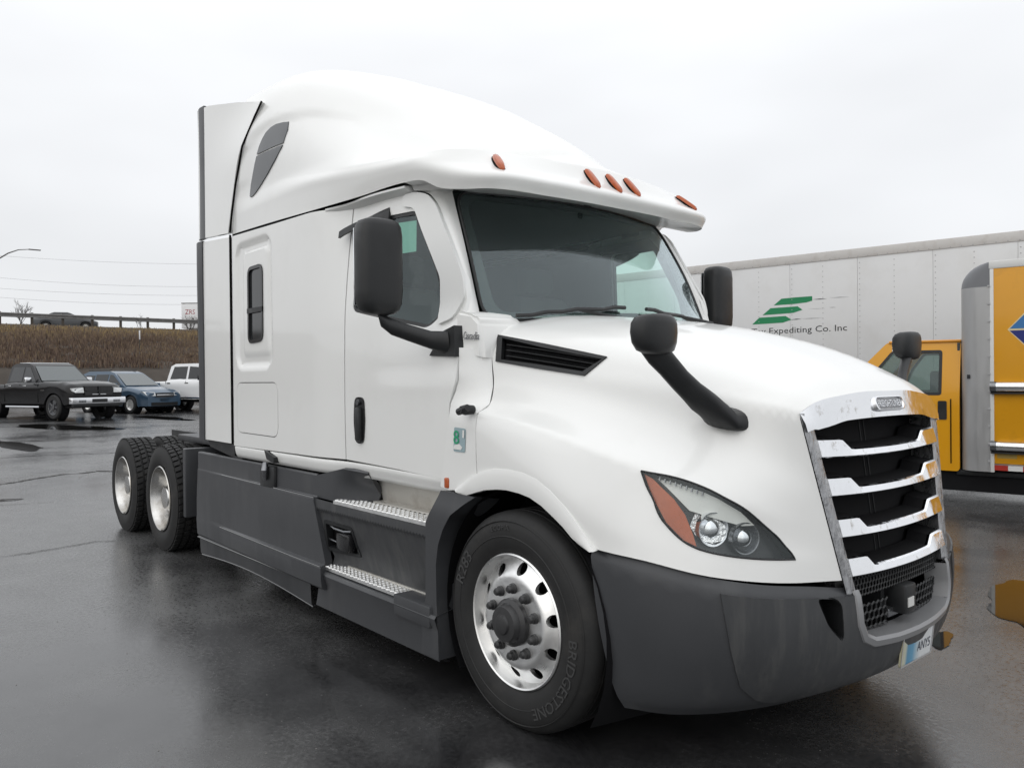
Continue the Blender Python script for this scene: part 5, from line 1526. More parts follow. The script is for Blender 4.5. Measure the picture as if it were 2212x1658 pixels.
def car(name, label, cat, loc, rz, st, W, paint, wheels, wr, glassy, roof, extras, group=None, sill=.3):
    """st: stations (x, belt z, deck centre z, half width); wheels: x of the axles; glassy: greenhouse side polygon [(x, z)...]; roof: (z, half width)"""
    root = empty(name, loc, rz); tag(root, label, cat, group)
    xs = sorted(set([s[0] for s in st] + [w+d for w in wheels for d in (-wr*1.28, -wr*1.05, -wr*.6, 0, wr*.6, wr*1.05, wr*1.28)]))
    S = np.array(st); rows = [[], [], [], [], [], []]
    for x in xs:
        bz_ = np.interp(x, S[:, 0], S[:, 1]); dz = np.interp(x, S[:, 0], S[:, 2]); hw = np.interp(x, S[:, 0], S[:, 3])
        z0 = sill
        for w in wheels:
            d = abs(x-w)
            if d < wr*1.22: z0 = max(z0, wr + math.sqrt(max(0, (wr*1.22)**2-d*d))*.93)
        z0 = min(z0, bz_-.12)
        end = min(1, (x-xs[0]+.02)/.25, (xs[-1]-x+.02)/.25)
        hw = hw*(.90+.10*max(0, end)**.5)
        rows[0].append((x, -hw*.985, z0)); rows[1].append((x, -hw, z0+(bz_-z0)*.45)); rows[2].append((x, -hw*.985, bz_-.06))
        rows[3].append((x, -hw*.94, bz_)); rows[4].append((x, -hw*.6, dz-.02)); rows[5].append((x, 0, dz))
    lf = Loft(rows, mir_row=True)
    m = lf.mb(3, 3)
    # close nose and tail
    T = lf.dense(3, 3)[2]
    for c in (0, -1):
        e_ = [tuple(p) for p in T[:, c]]; e2 = [(x, -y, z) for x, y, z in e_[::-1]]
        m.add(e_+e2, [tuple(range(len(e_)*2))])
    body = m.build('body', paint, root, 40)
    MB().box((xs[0]+.12, -W/2+.14, sill*.75), (xs[-1]-.12, W/2-.14, sill+.35)).build('underbody', M['void'], root)
    for w in wheels:
        for s in (-1, 1):
            car_wheel(root, w, s*(W/2-.13), wr, .22, extras.get('rim', M['alu_dull']), extras.get('spokes', 6))
            m = MB().lathe([(wr*1.2, s*(W/2-.30)), (wr*1.2, s*(W/2-.03))], 24, 'y', (w, 0, wr)); m.build('wheel_well', M['void'], root)
    rzz, rw = roof; G = glassy; k = len(G)
    zb = min(z for x, z in G)
    wid = lambda z: (W/2*.93) + (rw-W/2*.93)*np.clip((z-zb)/(rzz-zb), 0, 1)
    # greenhouse hull
    m = MB(); m.add([(x, -wid(z), z) for x, z in G]+[(x, wid(z), z) for x, z in G], [tuple(range(k))[::-1], tuple(range(k, 2*k))]+[(i, (i+1) % k, k+(i+1) % k, k+i) for i in range(k)])
    gh = m.build('greenhouse', paint, root, 30)
    # side windows and front/rear glass a little proud of the hull
    for poly in extras['windows']:
        for s in (-1, 1):
            pyd('side_window', [(x, s*(wid(z)+.006), z) for x, z in poly], [tuple(range(len(poly)))], M['tint'], gh)
    (x0, z0), (x1, z1) = extras['front_glass']
    for nm, (p, q), off in (('windscreen', extras['front_glass'], .01), ('rear_window', extras['rear_glass'], -.01)):
        (x0, z0), (x1, z1) = p, q
        a, b_ = .08, .06
        P = [(x0+(x1-x0)*t, u*(wid(z0+(z1-z0)*t)-.07), z0+(z1-z0)*t) for t, u in ((a, -1), (a, 1), (1-b_, 1), (1-b_, -1))]
        pyd(nm, [(x+off, y, z+.008) for x, y, z in P], [(0, 1, 2, 3)], extras.get('ws', M['car_ws']), gh)
    return root, body, gh, lf, wid
M['car_ws'] = mat('car_windscreen', (.06, .075, .078), .06, spec=.9, coat=.5)
M['car_black'] = mat('black_car_paint', (.006, .006, .007), .16, coat=.0, spec=.4)
M['car_blue'] = mat('blue_car_paint', (.040, .080, .130), .28, coat=.6, metal=.25)
M['car_white'] = mat('white_car_paint', (.74, .745, .75), .3, coat=.5)
M['car_grey'] = mat('dark_grey_car_paint', (.05, .052, .055), .3, coat=.5)
M['lamp_clear'] = mat('headlamp_glass', (.62, .63, .63), .15, metal=.3, var=.4, vscale=30)
M['car_chrome'] = mat('car_chrome', (.75, .76, .78), .18, metal=1)

def lamp(parent, pts, d, material=None, name='headlight'):
    return MB().prism(pts, d).build(name, material or M['lamp_clear'], parent, 30)

# black crew-cab pickup
gxy = lambda x, y: (x, y, float(gz(x, y)))
ca, sa = math.cos(math.radians(21)), math.sin(math.radians(21))
wx, wy = -27.64, 1.944                       # ground point of its near front tyre
ox, oy = wx - (1.80*ca + .86*sa), wy - (1.80*sa - .86*ca)
st = [(-2.95,1.18,1.05,.98),(-1.1,1.20,1.06,1.0),(-1.0,1.22,1.2,1.0),(.95,1.24,1.24,1.0),(1.15,1.26,1.32,.99),(2.1,1.22,1.30,.98),(2.6,1.12,1.2,.96),(2.78,1.0,1.08,.93)]
pick, pb, pgh, plf, pwid = car('pickup_truck', 'black crew cab pickup with chrome bumper, leftmost vehicle below the bank', 'pickup truck', gxy(ox, oy), math.radians(21), st, 2.0, M['car_black'],
    (-1.78, 1.80), .42, [(-1.02,1.2),(1.0,1.24),(.30,1.86),(.05,1.93),(-.75,1.92),(-.95,1.82)], (1.93, .74),
    dict(windows=[[(-.88,1.30),(-.12,1.30),(-.12,1.80),(-.80,1.80)],[(-.04,1.30),(.72,1.30),(.22,1.78),(-.04,1.80)]], front_glass=((1.0,1.26),(.30,1.86)), rear_glass=((-1.02,1.28),(-.95,1.82)), rim=M['chrome_dark'], spokes=5), sill=.52)
MB().box((2.66, -.97, .52), (2.88, .97, .74), .03).build('front_bumper', M['car_chrome'], pick)
MB().box((2.70, -.90, .42), (2.82, .90, .52), .02).build('bumper_valance', M['black'], pick)
MB().box((2.86, -.28, .57), (2.889, .28, .69), .01).build('plate_recess', M['black'], pick)
for y in (-.62, .62): MB().box((2.86, y-.13, .57), (2.887, y+.13, .66), .01).build('fog_lamp', M['chrome_dark'], pick)
MB().prism([(1.12, -.80, 1.285), (1.12, .80, 1.285), (1.0, .76, 1.27), (1.0, -.76, 1.27)], (0, 0, .04)).build('scuttle', M['black'], pick)
MB().prism([(2.73, -.50, .82), (2.73, .50, .82), (2.72, .50, 1.12), (2.72, -.50, 1.12)], (.10, 0, 0)).build('grille', M['black_gloss'], pick)
MB().box((2.84, -.46, .945), (2.86, .46, .975)).build('grille_bar', M['black'], pick)
MB().box((2.84, -.03, .83), (2.86, .03, 1.11)).build('grille_bar', M['black'], pick)
MB().box((2.835, -.25, .835), (2.85, .25, .855)).build('grille_trim', M['car_chrome'], pick)
for s in (-1, 1):
    lamp(pick, [(2.72, s*.54, .90), (2.70, s*.82, .90), (2.64, s*.90, .96), (2.62, s*.91, 1.05), (2.70, s*.55, 1.07)], (.12, 0, 0))
    MB().box((.52, min(s*.99, s*1.20), 1.26), (.64, max(s*.99, s*1.20), 1.44), .03).build('door_mirror', M['car_chrome'], pick)
    for xh in (-.78, .12): MB().box((xh, min(s*.995, s*1.02), 1.13), (xh+.18, max(s*.995, s*1.02), 1.16), .008).build('door_handle', M['car_chrome'], pick)
    for xs_ in (-1.02, -.08, .98): MB().box((xs_-.006, min(s*.99, s*1.003), .58), (xs_+.006, max(s*.99, s*1.003), 1.2)).build('door_gap', M['gap'], pick)
    MB().box((1.15, min(s*.99, s*1.01), .98), (1.35, max(s*.99, s*1.01), 1.0)).build('side_badge', M['car_chrome'], pick)
    MB().tube([(-1.0, s*.95, .42), (1.0, s*.95, .42)], .04, 8).build('side_step', M['car_chrome'], pick)
MB().box((-2.9, -.80, 1.06), (-1.1, .80, 1.075)).build('bed_floor', M['void'], pick)
MB().box((-.6, -.70, 1.925), (.05, .70, 1.955), .01).build('roof_rack', M['car_chrome'], pick)

# blue compact SUV
a_ = math.radians(22); ca, sa = math.cos(a_), math.sin(a_)
wx, wy = -30.39, 5.03
ox, oy = wx - (1.30*ca + .78*sa), wy - (1.30*sa - .78*ca)
st = [(-2.2,.95,1.0,.84),(-1.9,1.02,1.1,.88),(-.5,1.02,1.05,.89),(.85,1.0,1.05,.89),(1.2,.98,1.04,.88),(1.9,.86,.94,.86),(2.2,.74,.80,.80)]
suv, sb, sgh, slf, swid = car('suv_car', 'blue compact SUV parked between the black and the white pickup', 'car', gxy(ox, oy), a_, st, 1.78, M['car_blue'], (-1.30, 1.30), .34,
    [(-2.05,1.02),(.98,1.02),(.10,1.58),(-.2,1.66),(-1.5,1.66),(-1.85,1.55)], (1.66, .62),
    dict(windows=[[(-1.75,1.10),(-1.05,1.10),(-1.05,1.50),(-1.62,1.50)],[(-.98,1.10),(-.2,1.10),(-.2,1.53),(-.98,1.53)],[(-.12,1.10),(.72,1.10),(.08,1.50),(-.12,1.53)]], front_glass=((.98,1.04),(.10,1.58)), rear_glass=((-2.05,1.08),(-1.85,1.55)), rim=M['alu'], spokes=5), sill=.28)
MB().prism([(2.12, -.40, .62), (2.12, .40, .62), (2.10, .40, .79), (2.10, -.40, .79)], (.12, 0, 0)).build('grille', M['black'], suv)
MB().box((2.2, -.38, .69), (2.25, .38, .73)).build('grille_bar', M['car_chrome'], suv)
MB().prism([(2.12, -.60, .29), (2.12, .60, .29), (2.14, .60, .42), (2.14, -.60, .42)], (.085, 0, 0)).build('lower_intake', M['black'], suv)
MB().box((2.14, -.20, .46), (2.20, .20, .56)).build('number_plate', M['car_blue'], suv)
for s in (-1, 1):
    lamp(suv, [(2.10, s*.42, .66), (2.02, s*.76, .68), (1.86, s*.84, .84), (2.06, s*.44, .80)], (.14, 0, .015))
    MB().box((.50, min(s*.88, s*1.06), 1.05), (.62, max(s*.88, s*1.06), 1.18), .03).build('door_mirror', M['car_blue'], suv)
    MB().tube([(-1.6, s*.56, 1.70), (-.2, s*.56, 1.71)], .02, 6).build('roof_rail', M['black'], suv)
    for xs_ in (-1.05, -.15, .86): MB().box((xs_-.005, min(s*.88, s*.894), .38), (xs_+.005, max(s*.88, s*.894), 1.0)).build('door_gap', M['gap'], suv)

# white pickup, mostly hidden by the tractor
a_ = math.radians(30); ca, sa = math.cos(a_), math.sin(a_)
rx, ry = -26.6, 5.455                            # point under the rear of its cab roof
k = 1.17; rx, ry = 2.772+(rx-2.772)*k, -3.513+(ry+3.513)*k
ox, oy = rx - (-.85*ca + .72*sa), ry - (-.85*sa - .72*ca)
st = [(-2.95,1.22,1.05,.98),(-1.1,1.24,1.06,1.0),(-1.0,1.26,1.25,1.0),(1.25,1.28,1.28,1.0),(1.45,1.30,1.36,.99),(2.4,1.26,1.33,.98),(2.8,1.16,1.22,.96),(2.95,1.0,1.08,.93)]
wpk, wb_, wgh, wlf, wwid = car('pickup_truck', 'white crew cab pickup half hidden behind the big white tractor', 'pickup truck', gxy(ox, oy), a_, st, 2.0, M['car_white'], (-1.78, 1.95), .40,
    [(-1.02,1.24),(1.3,1.28),(.60,1.90),(.35,1.97),(-.70,1.96),(-.92,1.86)], (1.97, .74),
    dict(windows=[[(-.86,1.33),(-.04,1.33),(-.04,1.85),(-.74,1.84)],[(.06,1.33),(.95,1.33),(.50,1.82),(.06,1.85)]], front_glass=((1.3,1.30),(.60,1.90)), rear_glass=((-1.02,1.30),(-.92,1.86)), rim=M['alu'], spokes=6), sill=.5)
MB().box((2.85, -.97, .52), (3.05, .97, .74), .03).build('front_bumper', M['car_chrome'], wpk)
MB().prism([(2.88, -.60, .80), (2.88, .60, .80), (2.86, .60, 1.12), (2.86, -.60, 1.12)], (.10, 0, 0)).build('grille', M['black'], wpk)
for s in (-1, 1):
    lamp(wpk, [(2.82, s*.62, .88), (2.78, s*.90, .90), (2.72, s*.93, 1.10), (2.80, s*.63, 1.12)], (.09, 0, 0))
    MB().box((.80, min(s*.99, s*1.22), 1.28), (.92, max(s*.99, s*1.22), 1.50), .03).build('door_mirror', M['black'], wpk)
    for xh in (-.95, -.02): MB().box((xh, min(s*.995, s*1.025), 1.14), (xh+.17, max(s*.995, s*1.025), 1.185), .01).build('door_handle', M['black'], wpk)
    for xs_ in (-1.02, .02, 1.2): MB().box((xs_-.006, min(s*.99, s*1.003), .56), (xs_+.006, max(s*.99, s*1.003), 1.25)).build('door_gap', M['gap'], wpk)
    MB().box((-1.0, min(s*.985, s*1.006), .52), (1.35, max(s*.985, s*1.006), .60), .01).build('rocker_trim', M['car_chrome'], wpk)
MB().box((-2.9, -.80, 1.06), (-1.1, .80, 1.075)).build('bed_floor', M['void'], wpk)

# dark car up on the road behind the guard rail
st = [(-2.2,.9,.98,.84),(-1.5,.95,1.02,.88),(.9,.92,.98,.88),(1.8,.82,.90,.86),(2.2,.7,.76,.8)]
dk, *_ = car('sedan_car', 'dark sedan on the road above, seen through the guard rail', 'car', (-67.5, 9.9, 5.66), math.radians(75), st, 1.78, M['car_grey'], (-1.35, 1.35), .33,
    [(-1.6,.95),(1.05,.95),(.35,1.36),(.1,1.44),(-.8,1.43),(-1.0,1.36)], (1.44, .62),
    dict(windows=[[(-1.2,1.02),(-.35,1.02),(-.35,1.34),(-.88,1.34)],[(-.27,1.02),(.7,1.02),(.25,1.32),(-.27,1.34)]], front_glass=((1.05,.97),(.35,1.36)), rear_glass=((-1.6,.99),(-1.0,1.36))), sill=.25)

# white box body on the road with red lettering
bx = empty('box_trailer', (-69.6, 19.3, 5.7), math.radians(49)); tag(bx, 'small white box trailer with red lettering on the road above the bank', 'trailer')
MB().box((0, 0, .62), (5.0, 2.3, 2.86), .03).build('box_body', M['car_white'], bx)
for x in (1.6, 3.4):
    for y in (.15, 2.15): car_wheel(bx, x, y, .32, .2, M['alu_dull'])
v, f = text_mesh('ZRS', .62, 0, 0); pyd('red_lettering', [(.32+a*.85, -.004, 1.85+b) for a, b, c in v], f, mat('red_print', (.35, .05, .06), .5), bx)
MB().box((-.004, 0, 2.80), (5.0, -.02, 2.87)).build('roof_edge', M['galv'], bx)

# marker post on the bank
mp_ = empty('marker_post', (-52.7, 11.3, float(hz(-52.7, 11.3))-.2)); tag(mp_, 'thin white topped marker post standing in the brown weeds', 'post')
MB().box((-.03, -.03, 0), (.03, .03, .85)).build('shaft', M['wood'], mp_)
MB().box((-.035, -.035, .85), (.035, .035, 1.45), .005).build('white_top', M['car_white'], mp_)

# bare bushes on the crest
M['twig'] = mat('bare_twig', (.055, .045, .04), .9)
def bush(loc, h, label, seed, nb=9):
    r_ = random.Random(seed); m = MB()
    def grow(p, d, L_, r, lev):
        q = p + d*L_; md = p + d*L_*.5 + Vector((r_.uniform(-.04, .04), r_.uniform(-.04, .04), 0))*L_
        m.tube([p, md, q], [r, r*.8, r*.6], 4, cap=False)
        if lev:
            for _ in range(3):
                nd = (d + Vector((r_.uniform(-.7, .7), r_.uniform(-.7, .7), r_.uniform(-.1, .5)))).normalized()
                grow(p + d*L_*r_.uniform(.5, 1), nd, L_*r_.uniform(.45, .75), r*.6, lev-1)
    for _ in range(nb):
        d = Vector((r_.uniform(-.5, .5), r_.uniform(-.6, .6), 1)).normalized()
        grow(Vector((r_.uniform(-.1, .1), r_.uniform(-.2, .2), 0)), d, h*r_.uniform(.35, .6), .018, 3)
    o = m.build('bare_shrub', M['twig'], normals=False); o.location = loc
    return tag(o, label, 'shrub', 'bare shrubs on the bank')
bush((-61.4, 5.9, 5.7), 1.7, 'leafless shrub sticking up over the left end of the guard rail', 3)
bush((-61.2, 17.3, 5.6), 1.25, 'leafless shrub in front of the small white box trailer', 5, 14)
bush((-61.2, 13.6, 5.65), 1.15, 'thin leafless shrub midway along the guard rail', 11, 4)

# poles, wires and street lamp
def pole(x, y, label):
    p = empty('utility_pole', (x, y, 5.6)); tag(p, label, 'utility pole', 'utility poles along the road')
    MB().tube([(0, 0, -.5), (0, 0, 9.5)], [.16, .11], 10).build('shaft', M['wood'], p)
    MB().box((-1.0, -.05, 7.1), (1.0, .05, 7.22)).build('crossarm', M['wood'], p)
    return p
pole(-92, -14, 'tall wooden utility pole beside the road, out at the left'); pole(-58, 52, 'tall wooden utility pole beside the road, beyond the tractor')
def wire(z0, zm, z1, off, label):
    A_, B_ = Vector((-92+off, -14, z0)), Vector((-58+off, 52, z1)); pts = []
    for t in np.linspace(0, 1, 30):
        p = A_.lerp(B_, t); p.z += (zm-(z0+z1)/2)*4*t*(1-t); pts.append(tuple(p))
    tag(MB().tube(pts, .009, 4, cap=False).build('overhead_wire', mat('wire', (.25, .25, .25), .7), normals=False), label, 'wire', 'overhead wires')
wire(12.7, 8.9, 12.7, -.9, 'lowest overhead wire above the white box trailer')
wire(12.8, 9.6, 12.8, .9, 'second overhead wire up from the guard rail')
wire(14.9, 10.5, 14.9, 0, 'third overhead wire up from the guard rail')
wire(15.6, 12.6, 15.6, .3, 'highest faint overhead wire')
sl = empty('street_lamp', (-45.9, .9, .6)); tag(sl, 'tall street lamp with curved arm reaching in at the left edge', 'street lamp')
m = MB().tube([(0, 0, 0), (0, 0, 5.2), (.3, .3, 6.2), (1.1, 1.15, 6.95), (1.8, 1.95, 7.55), (2.1, 2.35, 7.72), (2.3, 2.8, 7.76)], [.08, .06, .045, .038, .032, .026, .02], 8)
m.build('pole', M['galv'], sl)
MB().box((2.25, 2.75, 7.73), (2.4, 3.3, 7.78), .02).build('lamp_head', M['galv'], sl)

# ------------------------------------------------------------------ semi trailer behind the tractor
TH = math.radians(9.513)
tr = empty('semi_trailer', (-8.298, 11.142, 0), TH); tag(tr, 'long light grey semi trailer with green striped logo and black company name', 'trailer')
M['plate_white'] = mat('trailer_plate', (.67, .675, .675), .45, var=.03, vscale=2, dirt=(.60, .595, .58), dscale=1.5, dlo=.5, dhi=.85)
M['rail_alu'] = mat('trailer_rail', (.56, .545, .525), .5, var=.06, vscale=4, dirt=(.46, .43, .40), dscale=6, dlo=.5, dhi=.8)
M['rivet'] = mat('rivet_dark', (.40, .40, .40), .6)
LT = 14.6; x0 = -2.09
seam0 = 2.23; pitch = 1.3425
MB().box((x0+.02, .012, 1.16), (x0+LT-.02, 2.58, 4.06)).build('box_core', M['plate_white'], tr)
edges = [x0] + [seam0+pitch*k for k in range(-3, 9)]
edges = [e for e in edges if e <= x0+LT-.2] + [x0+LT]
edges = sorted(set(edges))
for a, b_ in zip(edges[:-1], edges[1:]):
    if b_-a < .1: continue
    MB().box((a+.0025, -.004, 1.30), (b_-.0025, .012, 3.92), .002).build('side_panel', M['plate_white'], tr)
    m = MB()
    for xr in [a+(b_-a)*f for f in (.03, .5)]:
        for z in np.arange(1.4, 3.85, .105):
            m.lathe([(.011, -.0045), (.008, -.009), (0, -.010)], 6, 'y', (xr, 0, z))
    tag(m.build('rivet_row', M['rivet'], tr, normals=False), kind='stuff')
MB().box((x0, -.018, 3.915), (x0+LT, .02, 4.10), .01).build('top_rail', M['rail_alu'], tr)
m = MB()
for xr in np.arange(x0+.1, x0+LT, .18): m.lathe([(.012, -.019), (.008, -.024), (0, -.025)], 6, 'y', (xr, 0, 3.94))
tag(m.build('top_rail_rivets', M['rivet'], tr, normals=False), kind='stuff')
MB().box((x0, -.02, 1.12), (x0+LT, .03, 1.32), .01).build('bottom_rail', M['rail_alu'], tr)
MB().box((x0-.02, -.01, 1.1), (x0+.03, 2.60, 4.1), .01).build('rear_frame', M['rail_alu'], tr)
M['logo_green'] = mat('logo_green', (.012, .22, .085), .5); M['ink'] = mat('black_ink', (.02, .022, .025), .6)
for pts in ([(2.049,3.219),(2.298,3.227),(2.689,3.227),(2.689,3.135),(2.574,3.108),(2.33,3.093),(1.883,3.091)],
            [(1.816,3.037),(2.39,3.04),(2.488,2.962),(2.296,2.910),(2.025,2.904),(1.64,2.901)],
            [(1.567,2.852),(2.134,2.855),(2.263,2.772),(2.079,2.720),(1.713,2.715),(1.41,2.714)]):
    pyd('logo_stripe', [(x, -.0065, z) for x, z in pts], [tuple(range(len(pts)))], M['logo_green'], tr)
for xa, za, xb, zb_, w in ((2.689,3.158,2.99,3.155,.02),(3.02,3.168,3.43,3.158,.018),(2.594,2.974,2.95,2.96,.018),(3.02,2.975,3.17,2.968,.014),(2.25,2.772,2.47,2.778,.014),(2.45,2.78,2.91,2.770,.018)):
    pyd('logo_line', [(xa, -.0065, za), ((xa+xb)/2, -.0065, za-w*.5), (xb, -.0065, zb_), ((xa+xb)/2, -.0065, zb_+w*.5)], [(0, 1, 2, 3)], M['ink'], tr)
w0 = text_mesh('Tay Expediting Co. Inc', .19)[0][:, 0].max()
for word, before in (('Tay', ''), ('Expediting', 'Tay '), ('Co.', 'Tay Expediting '), ('Inc', 'Tay Expediting Co. ')):
    v, f = text_mesh(word, .19)
    off = text_mesh(before+word, .19)[0][:, 0].max() - v[:, 0].max()
    pyd('company_name', [(1.39+(a+off)*1.98/w0, -.0068, 2.497+b*.95) for a, b, c in v], f, M['ink'], tr)
for xw in (x0+1.5, x0+2.8):
    for y in (.2, 2.38): car_wheel(tr, xw, y, .5, .5, M['alu_dull'], 8)
MB().box((x0+.6, .5, .62), (x0+3.6, 2.1, 1.12)).build('bogie', M['void'], tr)
for y in (.45, 2.1): MB().box((x0+11.8, y-.06, 0), (x0+11.95, y+.06, 1.15)).build('landing_leg', M['black'], tr)
MB().box((x0+.05, .3, .5), (x0+.15, 2.3, .6)).build('underride_bar', M['galv'], tr)

# ------------------------------------------------------------------ yellow box truck
yt = empty('box_truck', (-.802, 7.004, 0), TH); tag(yt, 'yellow box truck with chrome rub rails and blue diamond logo, right edge', 'box truck')
M['yellow'] = mat('yellow_paint', (.65, .295, .004), .38, coat=.3, var=.06, vscale=3, dirt=(.46, .21, .008), dscale=3, dlo=.55, dhi=.85)
M['yellow_cab'] = mat('yellow_cab_paint', (.68, .31, .005), .3, coat=.4)
M['grey_cap'] = mat('grey_cap', (.17, .175, .185), .45, var=.1)
M['silver'] = mat('brushed_post', (.40, .40, .40), .42, metal=.6, var=.14, vscale=5, stretch=(3, 3, .5), rvar=.08)
M['roof_white'] = mat('box_roof_white', (.66, .66, .64), .5)
MB().box((-.02, .03, .45), (4.3, 2.16, 2.93), .02).box((-.33, .5, .45), (0, 2.16, 2.60)).build('box_body', M['roof_white'], yt)
MB().box((0.0, -.004, .535), (4.3, .04, 2.862), .003).build('side_panel', M['yellow'], yt)
# rounded front corner post in silver, dark cap above
def corner(z0, z1, mt, nm, r=.20, out_=.0):
    m = MB(); prof = [(0.0, -out_)] + [(-.14-.21*math.sin(a), .21-.21*math.cos(a)-out_) for a in np.linspace(0, math.pi/2, 10)] + [(-.35, .6)]
    m.sweep([[(x, y, z) for x, y in prof] for z in (z0, z1)], closed_section=False, cap=False)
    return m.build(nm, mt, yt, 50)
corner(.43, 2.655, M['silver'], 'corner_post')
m = MB(); secs = []
for a in np.linspace(0, math.pi/2, 9):
    z = 2.655 + .30*math.sin(a); ins = .20*(1-math.cos(a))
    prof = [(0.0, 0.0)] + [(-.14-(.21-ins*.6)*math.sin(t)-0+0*ins+ins*.0, .21-.21*math.cos(t)) for t in np.linspace(0, math.pi/2, 8)] + [(-.35+ins, 1.1)]
    secs.append([(min(0, x+ins*(1 if x < -.01 else 0)), y, z) for x, y in prof])
m.sweep(secs, closed_section=False, cap=False).build('roof_cap', M['grey_cap'], yt, 60)
MB().box((-.01, -.012, .43), (.03, .02, 2.86), .004).build('post_edge', M['roof_white'], yt)
m = MB()
for z in np.arange(.55, 2.8, .21): m.box((-.035, -.018, z), (-.005, -.004, z+.02))
tag(m.build('post_rivets', M['rivet'], yt), kind='stuff')
MB().box((-.02, -.01, 2.862), (4.3, .1, 2.955), .01).build('top_rail', M['roof_white'], yt)
for z in (1.38, .672):
    m = MB().tube([(-.0, -.03, z+.072), (4.3, -.03, z+.072)], .062, 12)
    rl = m.build('rub_rail', M['chrome'], yt)
    MB().lathe([(.064, -.004), (.064, .06)], 12, 'x', (0, -.03, z+.072)).build('rail_end', M['chrome_dark'], rl)
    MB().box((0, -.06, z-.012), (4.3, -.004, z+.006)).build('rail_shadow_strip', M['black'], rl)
for k in range(14):
    xa = .02+.30*k
    MB().box((xa, -.0075, .455), (xa+.15, .03, .515)).build('red_reflector', bpy.data.materials.get('red_tape') or mat('red_tape', (.38, .03, .02), .35), yt)
    MB().box((xa+.15, -.0075, .455), (xa+.30, .03, .515)).build('white_reflector', M['roof_white'], yt)
pyd('scuffed_label', [(.06, -.0055, .60), (.26, -.0055, .60), (.26, -.0055, .67), (.06, -.0055, .67)], [(0, 1, 2, 3)], mat('worn_label', (.35, .24, .06), .6), yt)
M['logo_blue'] = mat('logo_blue', (.035, .16, .38), .45); M['logo_navy'] = mat('logo_navy', (.012, .02, .16), .45); M['cream'] = mat('logo_cream', (.70, .58, .32), .5)
lg = [(.19,2.137),(.46,2.43),(.73,2.137)]
pyd('logo_edge', [(.17,-.0055,2.128),(.46,-.0055,2.455),(.75,-.0055,2.128),(.46,-.0055,1.80)], [(0,1,2,3)], M['cream'], yt)
pyd('logo_upper', [(x, -.0068, z) for x, z in lg], [(0, 1, 2)], M['logo_blue'], yt)
pyd('logo_lower', [(.19,-.0068,2.116),(.46,-.0068,1.825),(.73,-.0068,2.116)], [(0, 1, 2)], M['logo_navy'], yt)
v, f = text_mesh('GVW', .05, 0, 0); pyd('post_decal', [(-.30+a*.5, -.0*a+.012, 2.0) for a, b, c in v[:0]] or [(-.262,.028,1.55),(-.225,.012,1.55),(-.225,.012,1.60),(-.262,.028,1.60)], [(0,1,2,3)], M['ink'], yt)
# cab: side wall with window opening, front pillar, screen
cabp = [(-.36,.405),(-.36,2.02),(-1.22,2.035),(-1.46,1.78),(-1.78,1.42),(-2.35,1.32),(-2.80,1.18),(-2.88,.62),(-2.75,.405)]
cwin = rounded([(-.56,1.345),(-.565,1.915),(-1.16,1.92),(-1.33,1.70),(-1.50,1.345)], .04)
f_ = lambda s: (lambda Q: np.stack([Q[:, 0], (0.10 if s == 1 else 1.95) + s*.12*np.clip((Q[:, 1]-1.3)/.7, 0, 1.1)**1.2, Q[:, 1]], 1))
n_ = lambda s: (lambda Q: np.tile(np.array([0, -s*1.0, .12]), (len(Q), 1)))
for s in (1, -1):
    cs = patch_mb(f_(s), densify(rounded(cabp, .05), .08), [cwin], (.1, .1), .04, n_(s)).build('cab_side', M['yellow_cab'], yt, 40)
    patch_mb(f_(s), cwin, (), (.2, .2), 0, n_(s), -.01).build('door_glass', glass_mat('cab_glass', (.45, .56, .52), 1.2, haze=.12, hazecol=(.30, .38, .36)) if s == 1 else bpy.data.materials['cab_glass'], cs)
    patch_mb(f_(s), cwin, [shrink(cwin, .035)], (.5, .5), 0, n_(s), .004).build('window_seal', M['black'], cs)
    y = .10 if s == 1 else 1.95
    hb = rounded([(-.60,1.04),(-.50,1.04),(-.50,1.275),(-.60,1.275)], .02)
    patch_mb(f_(s), hb, (), (.2, .2), .02, n_(s), .008).build('door_handle', M['black'], cs)
    for xg in (-.455, -1.52): MB().box((xg-.006, y-.004*s-.004, .50), (xg+.006, y-.004*s+.004, 1.30)).build('door_gap', M['gap'], cs)
m = MB(); ring = [(-.36,2.03),(-1.20,2.04),(-1.46,1.785)]
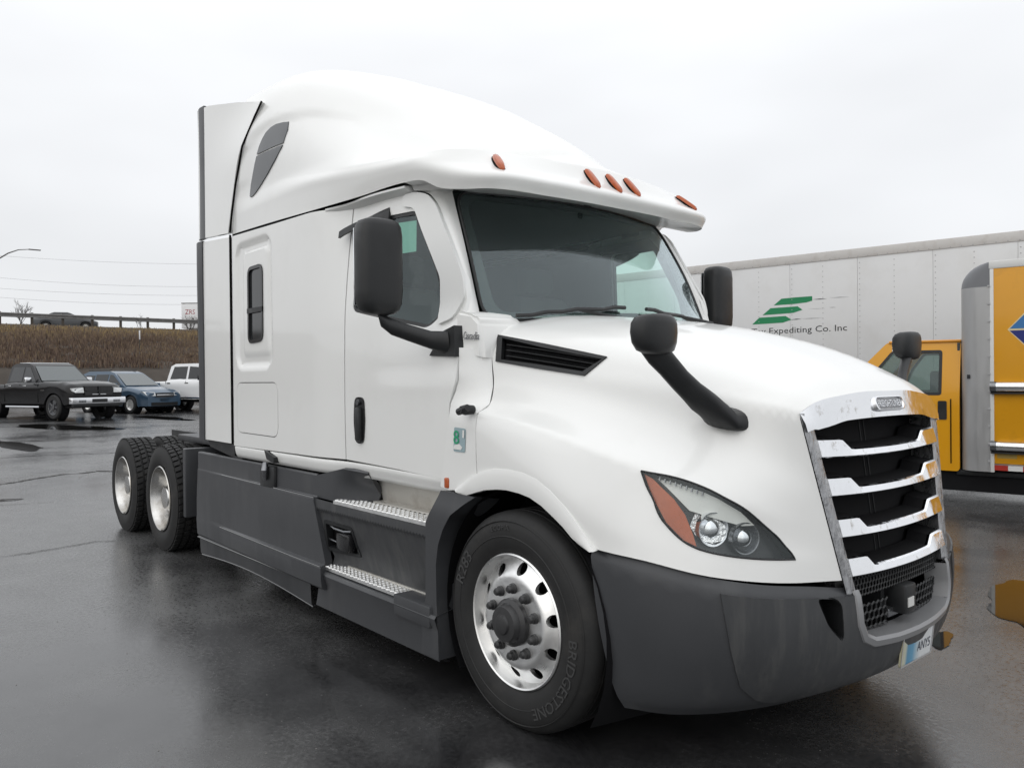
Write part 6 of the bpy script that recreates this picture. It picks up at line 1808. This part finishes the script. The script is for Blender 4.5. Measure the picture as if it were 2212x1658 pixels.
top = [(x, .10+.12*min(1.1, max(0, (z-1.3)/.7))**1.2, z) for x, z in ring]; top2 = [(x, 1.95-.12*min(1.1, max(0, (z-1.3)/.7))**1.2, z) for x, z in ring]
m.add(top[:2]+top2[:2], [(0, 1, 3, 2)]).build('cab_roof', M['yellow_cab'], yt)
MB().tube([(-.36, .215, 2.025), (-1.2, .22, 2.03)], .018, 8).build('drip_rail', mat('orange_trim', (.65, .28, .03), .4), yt)
pyd('windscreen', [(-1.22,.26,2.03),(-1.78,.14,1.42),(-1.78,1.91,1.42),(-1.22,1.79,2.03)], [(0,1,2,3)], bpy.data.materials['cab_glass'], yt)
m = MB().prism([(-1.78,.10,1.42),(-2.35,.14,1.32),(-2.80,.2,1.18),(-2.90,.2,.62),(-2.7,.12,.45),(-1.78,.10,.45)], (0, 1.8, 0)); m.build('bonnet', M['yellow_cab'], yt, 40)
MB().box((-2.98, .12, .42), (-2.85, 1.92, .62), .02).build('front_bumper', M['black'], yt)
MB().box((-2.905, .45, .70), (-2.88, 1.6, 1.0)).build('grille', M['black'], yt)
for y in (.3, 1.75): MB().box((-2.91, y-.14, .78), (-2.85, y+.14, .98), .01).build('headlight', M['lamp_clear'], yt)
MB().box((-1.55, .2, .9), (-.4, 1.85, 1.0)).build('cab_floor', M['cabin'], yt)
MB().box((-.40, .2, .5), (-.37, 1.85, 2.0)).build('cab_back', M['cabin'], yt)
for y in (.55, 1.5):
    MB().box((-.75, y-.22, 1.0), (-.55, y+.22, 1.65), .04).build('seat_back', M['seat'], yt)
for xw in (-2.05, 2.6):
    for y in (.18, 1.90): car_wheel(yt, xw, y, .37, .26, M['alu_dull'], 8)
MB().box((-2.2, .16, .16), (4.2, 1.95, .44)).build('chassis', M['void'], yt)
MB().tube([(.2, .35, .30), (1.6, .35, .30)], .16, 14).build('fuel_tank', M['black'], yt)
MB().box((-.4, .12, .36), (1.2, .30, .42), .01).build('side_step', M['black'], yt)
MB().box((1.75, .05, .14), (1.80, .35, .42)).build('mud_flap', M['black'], yt)
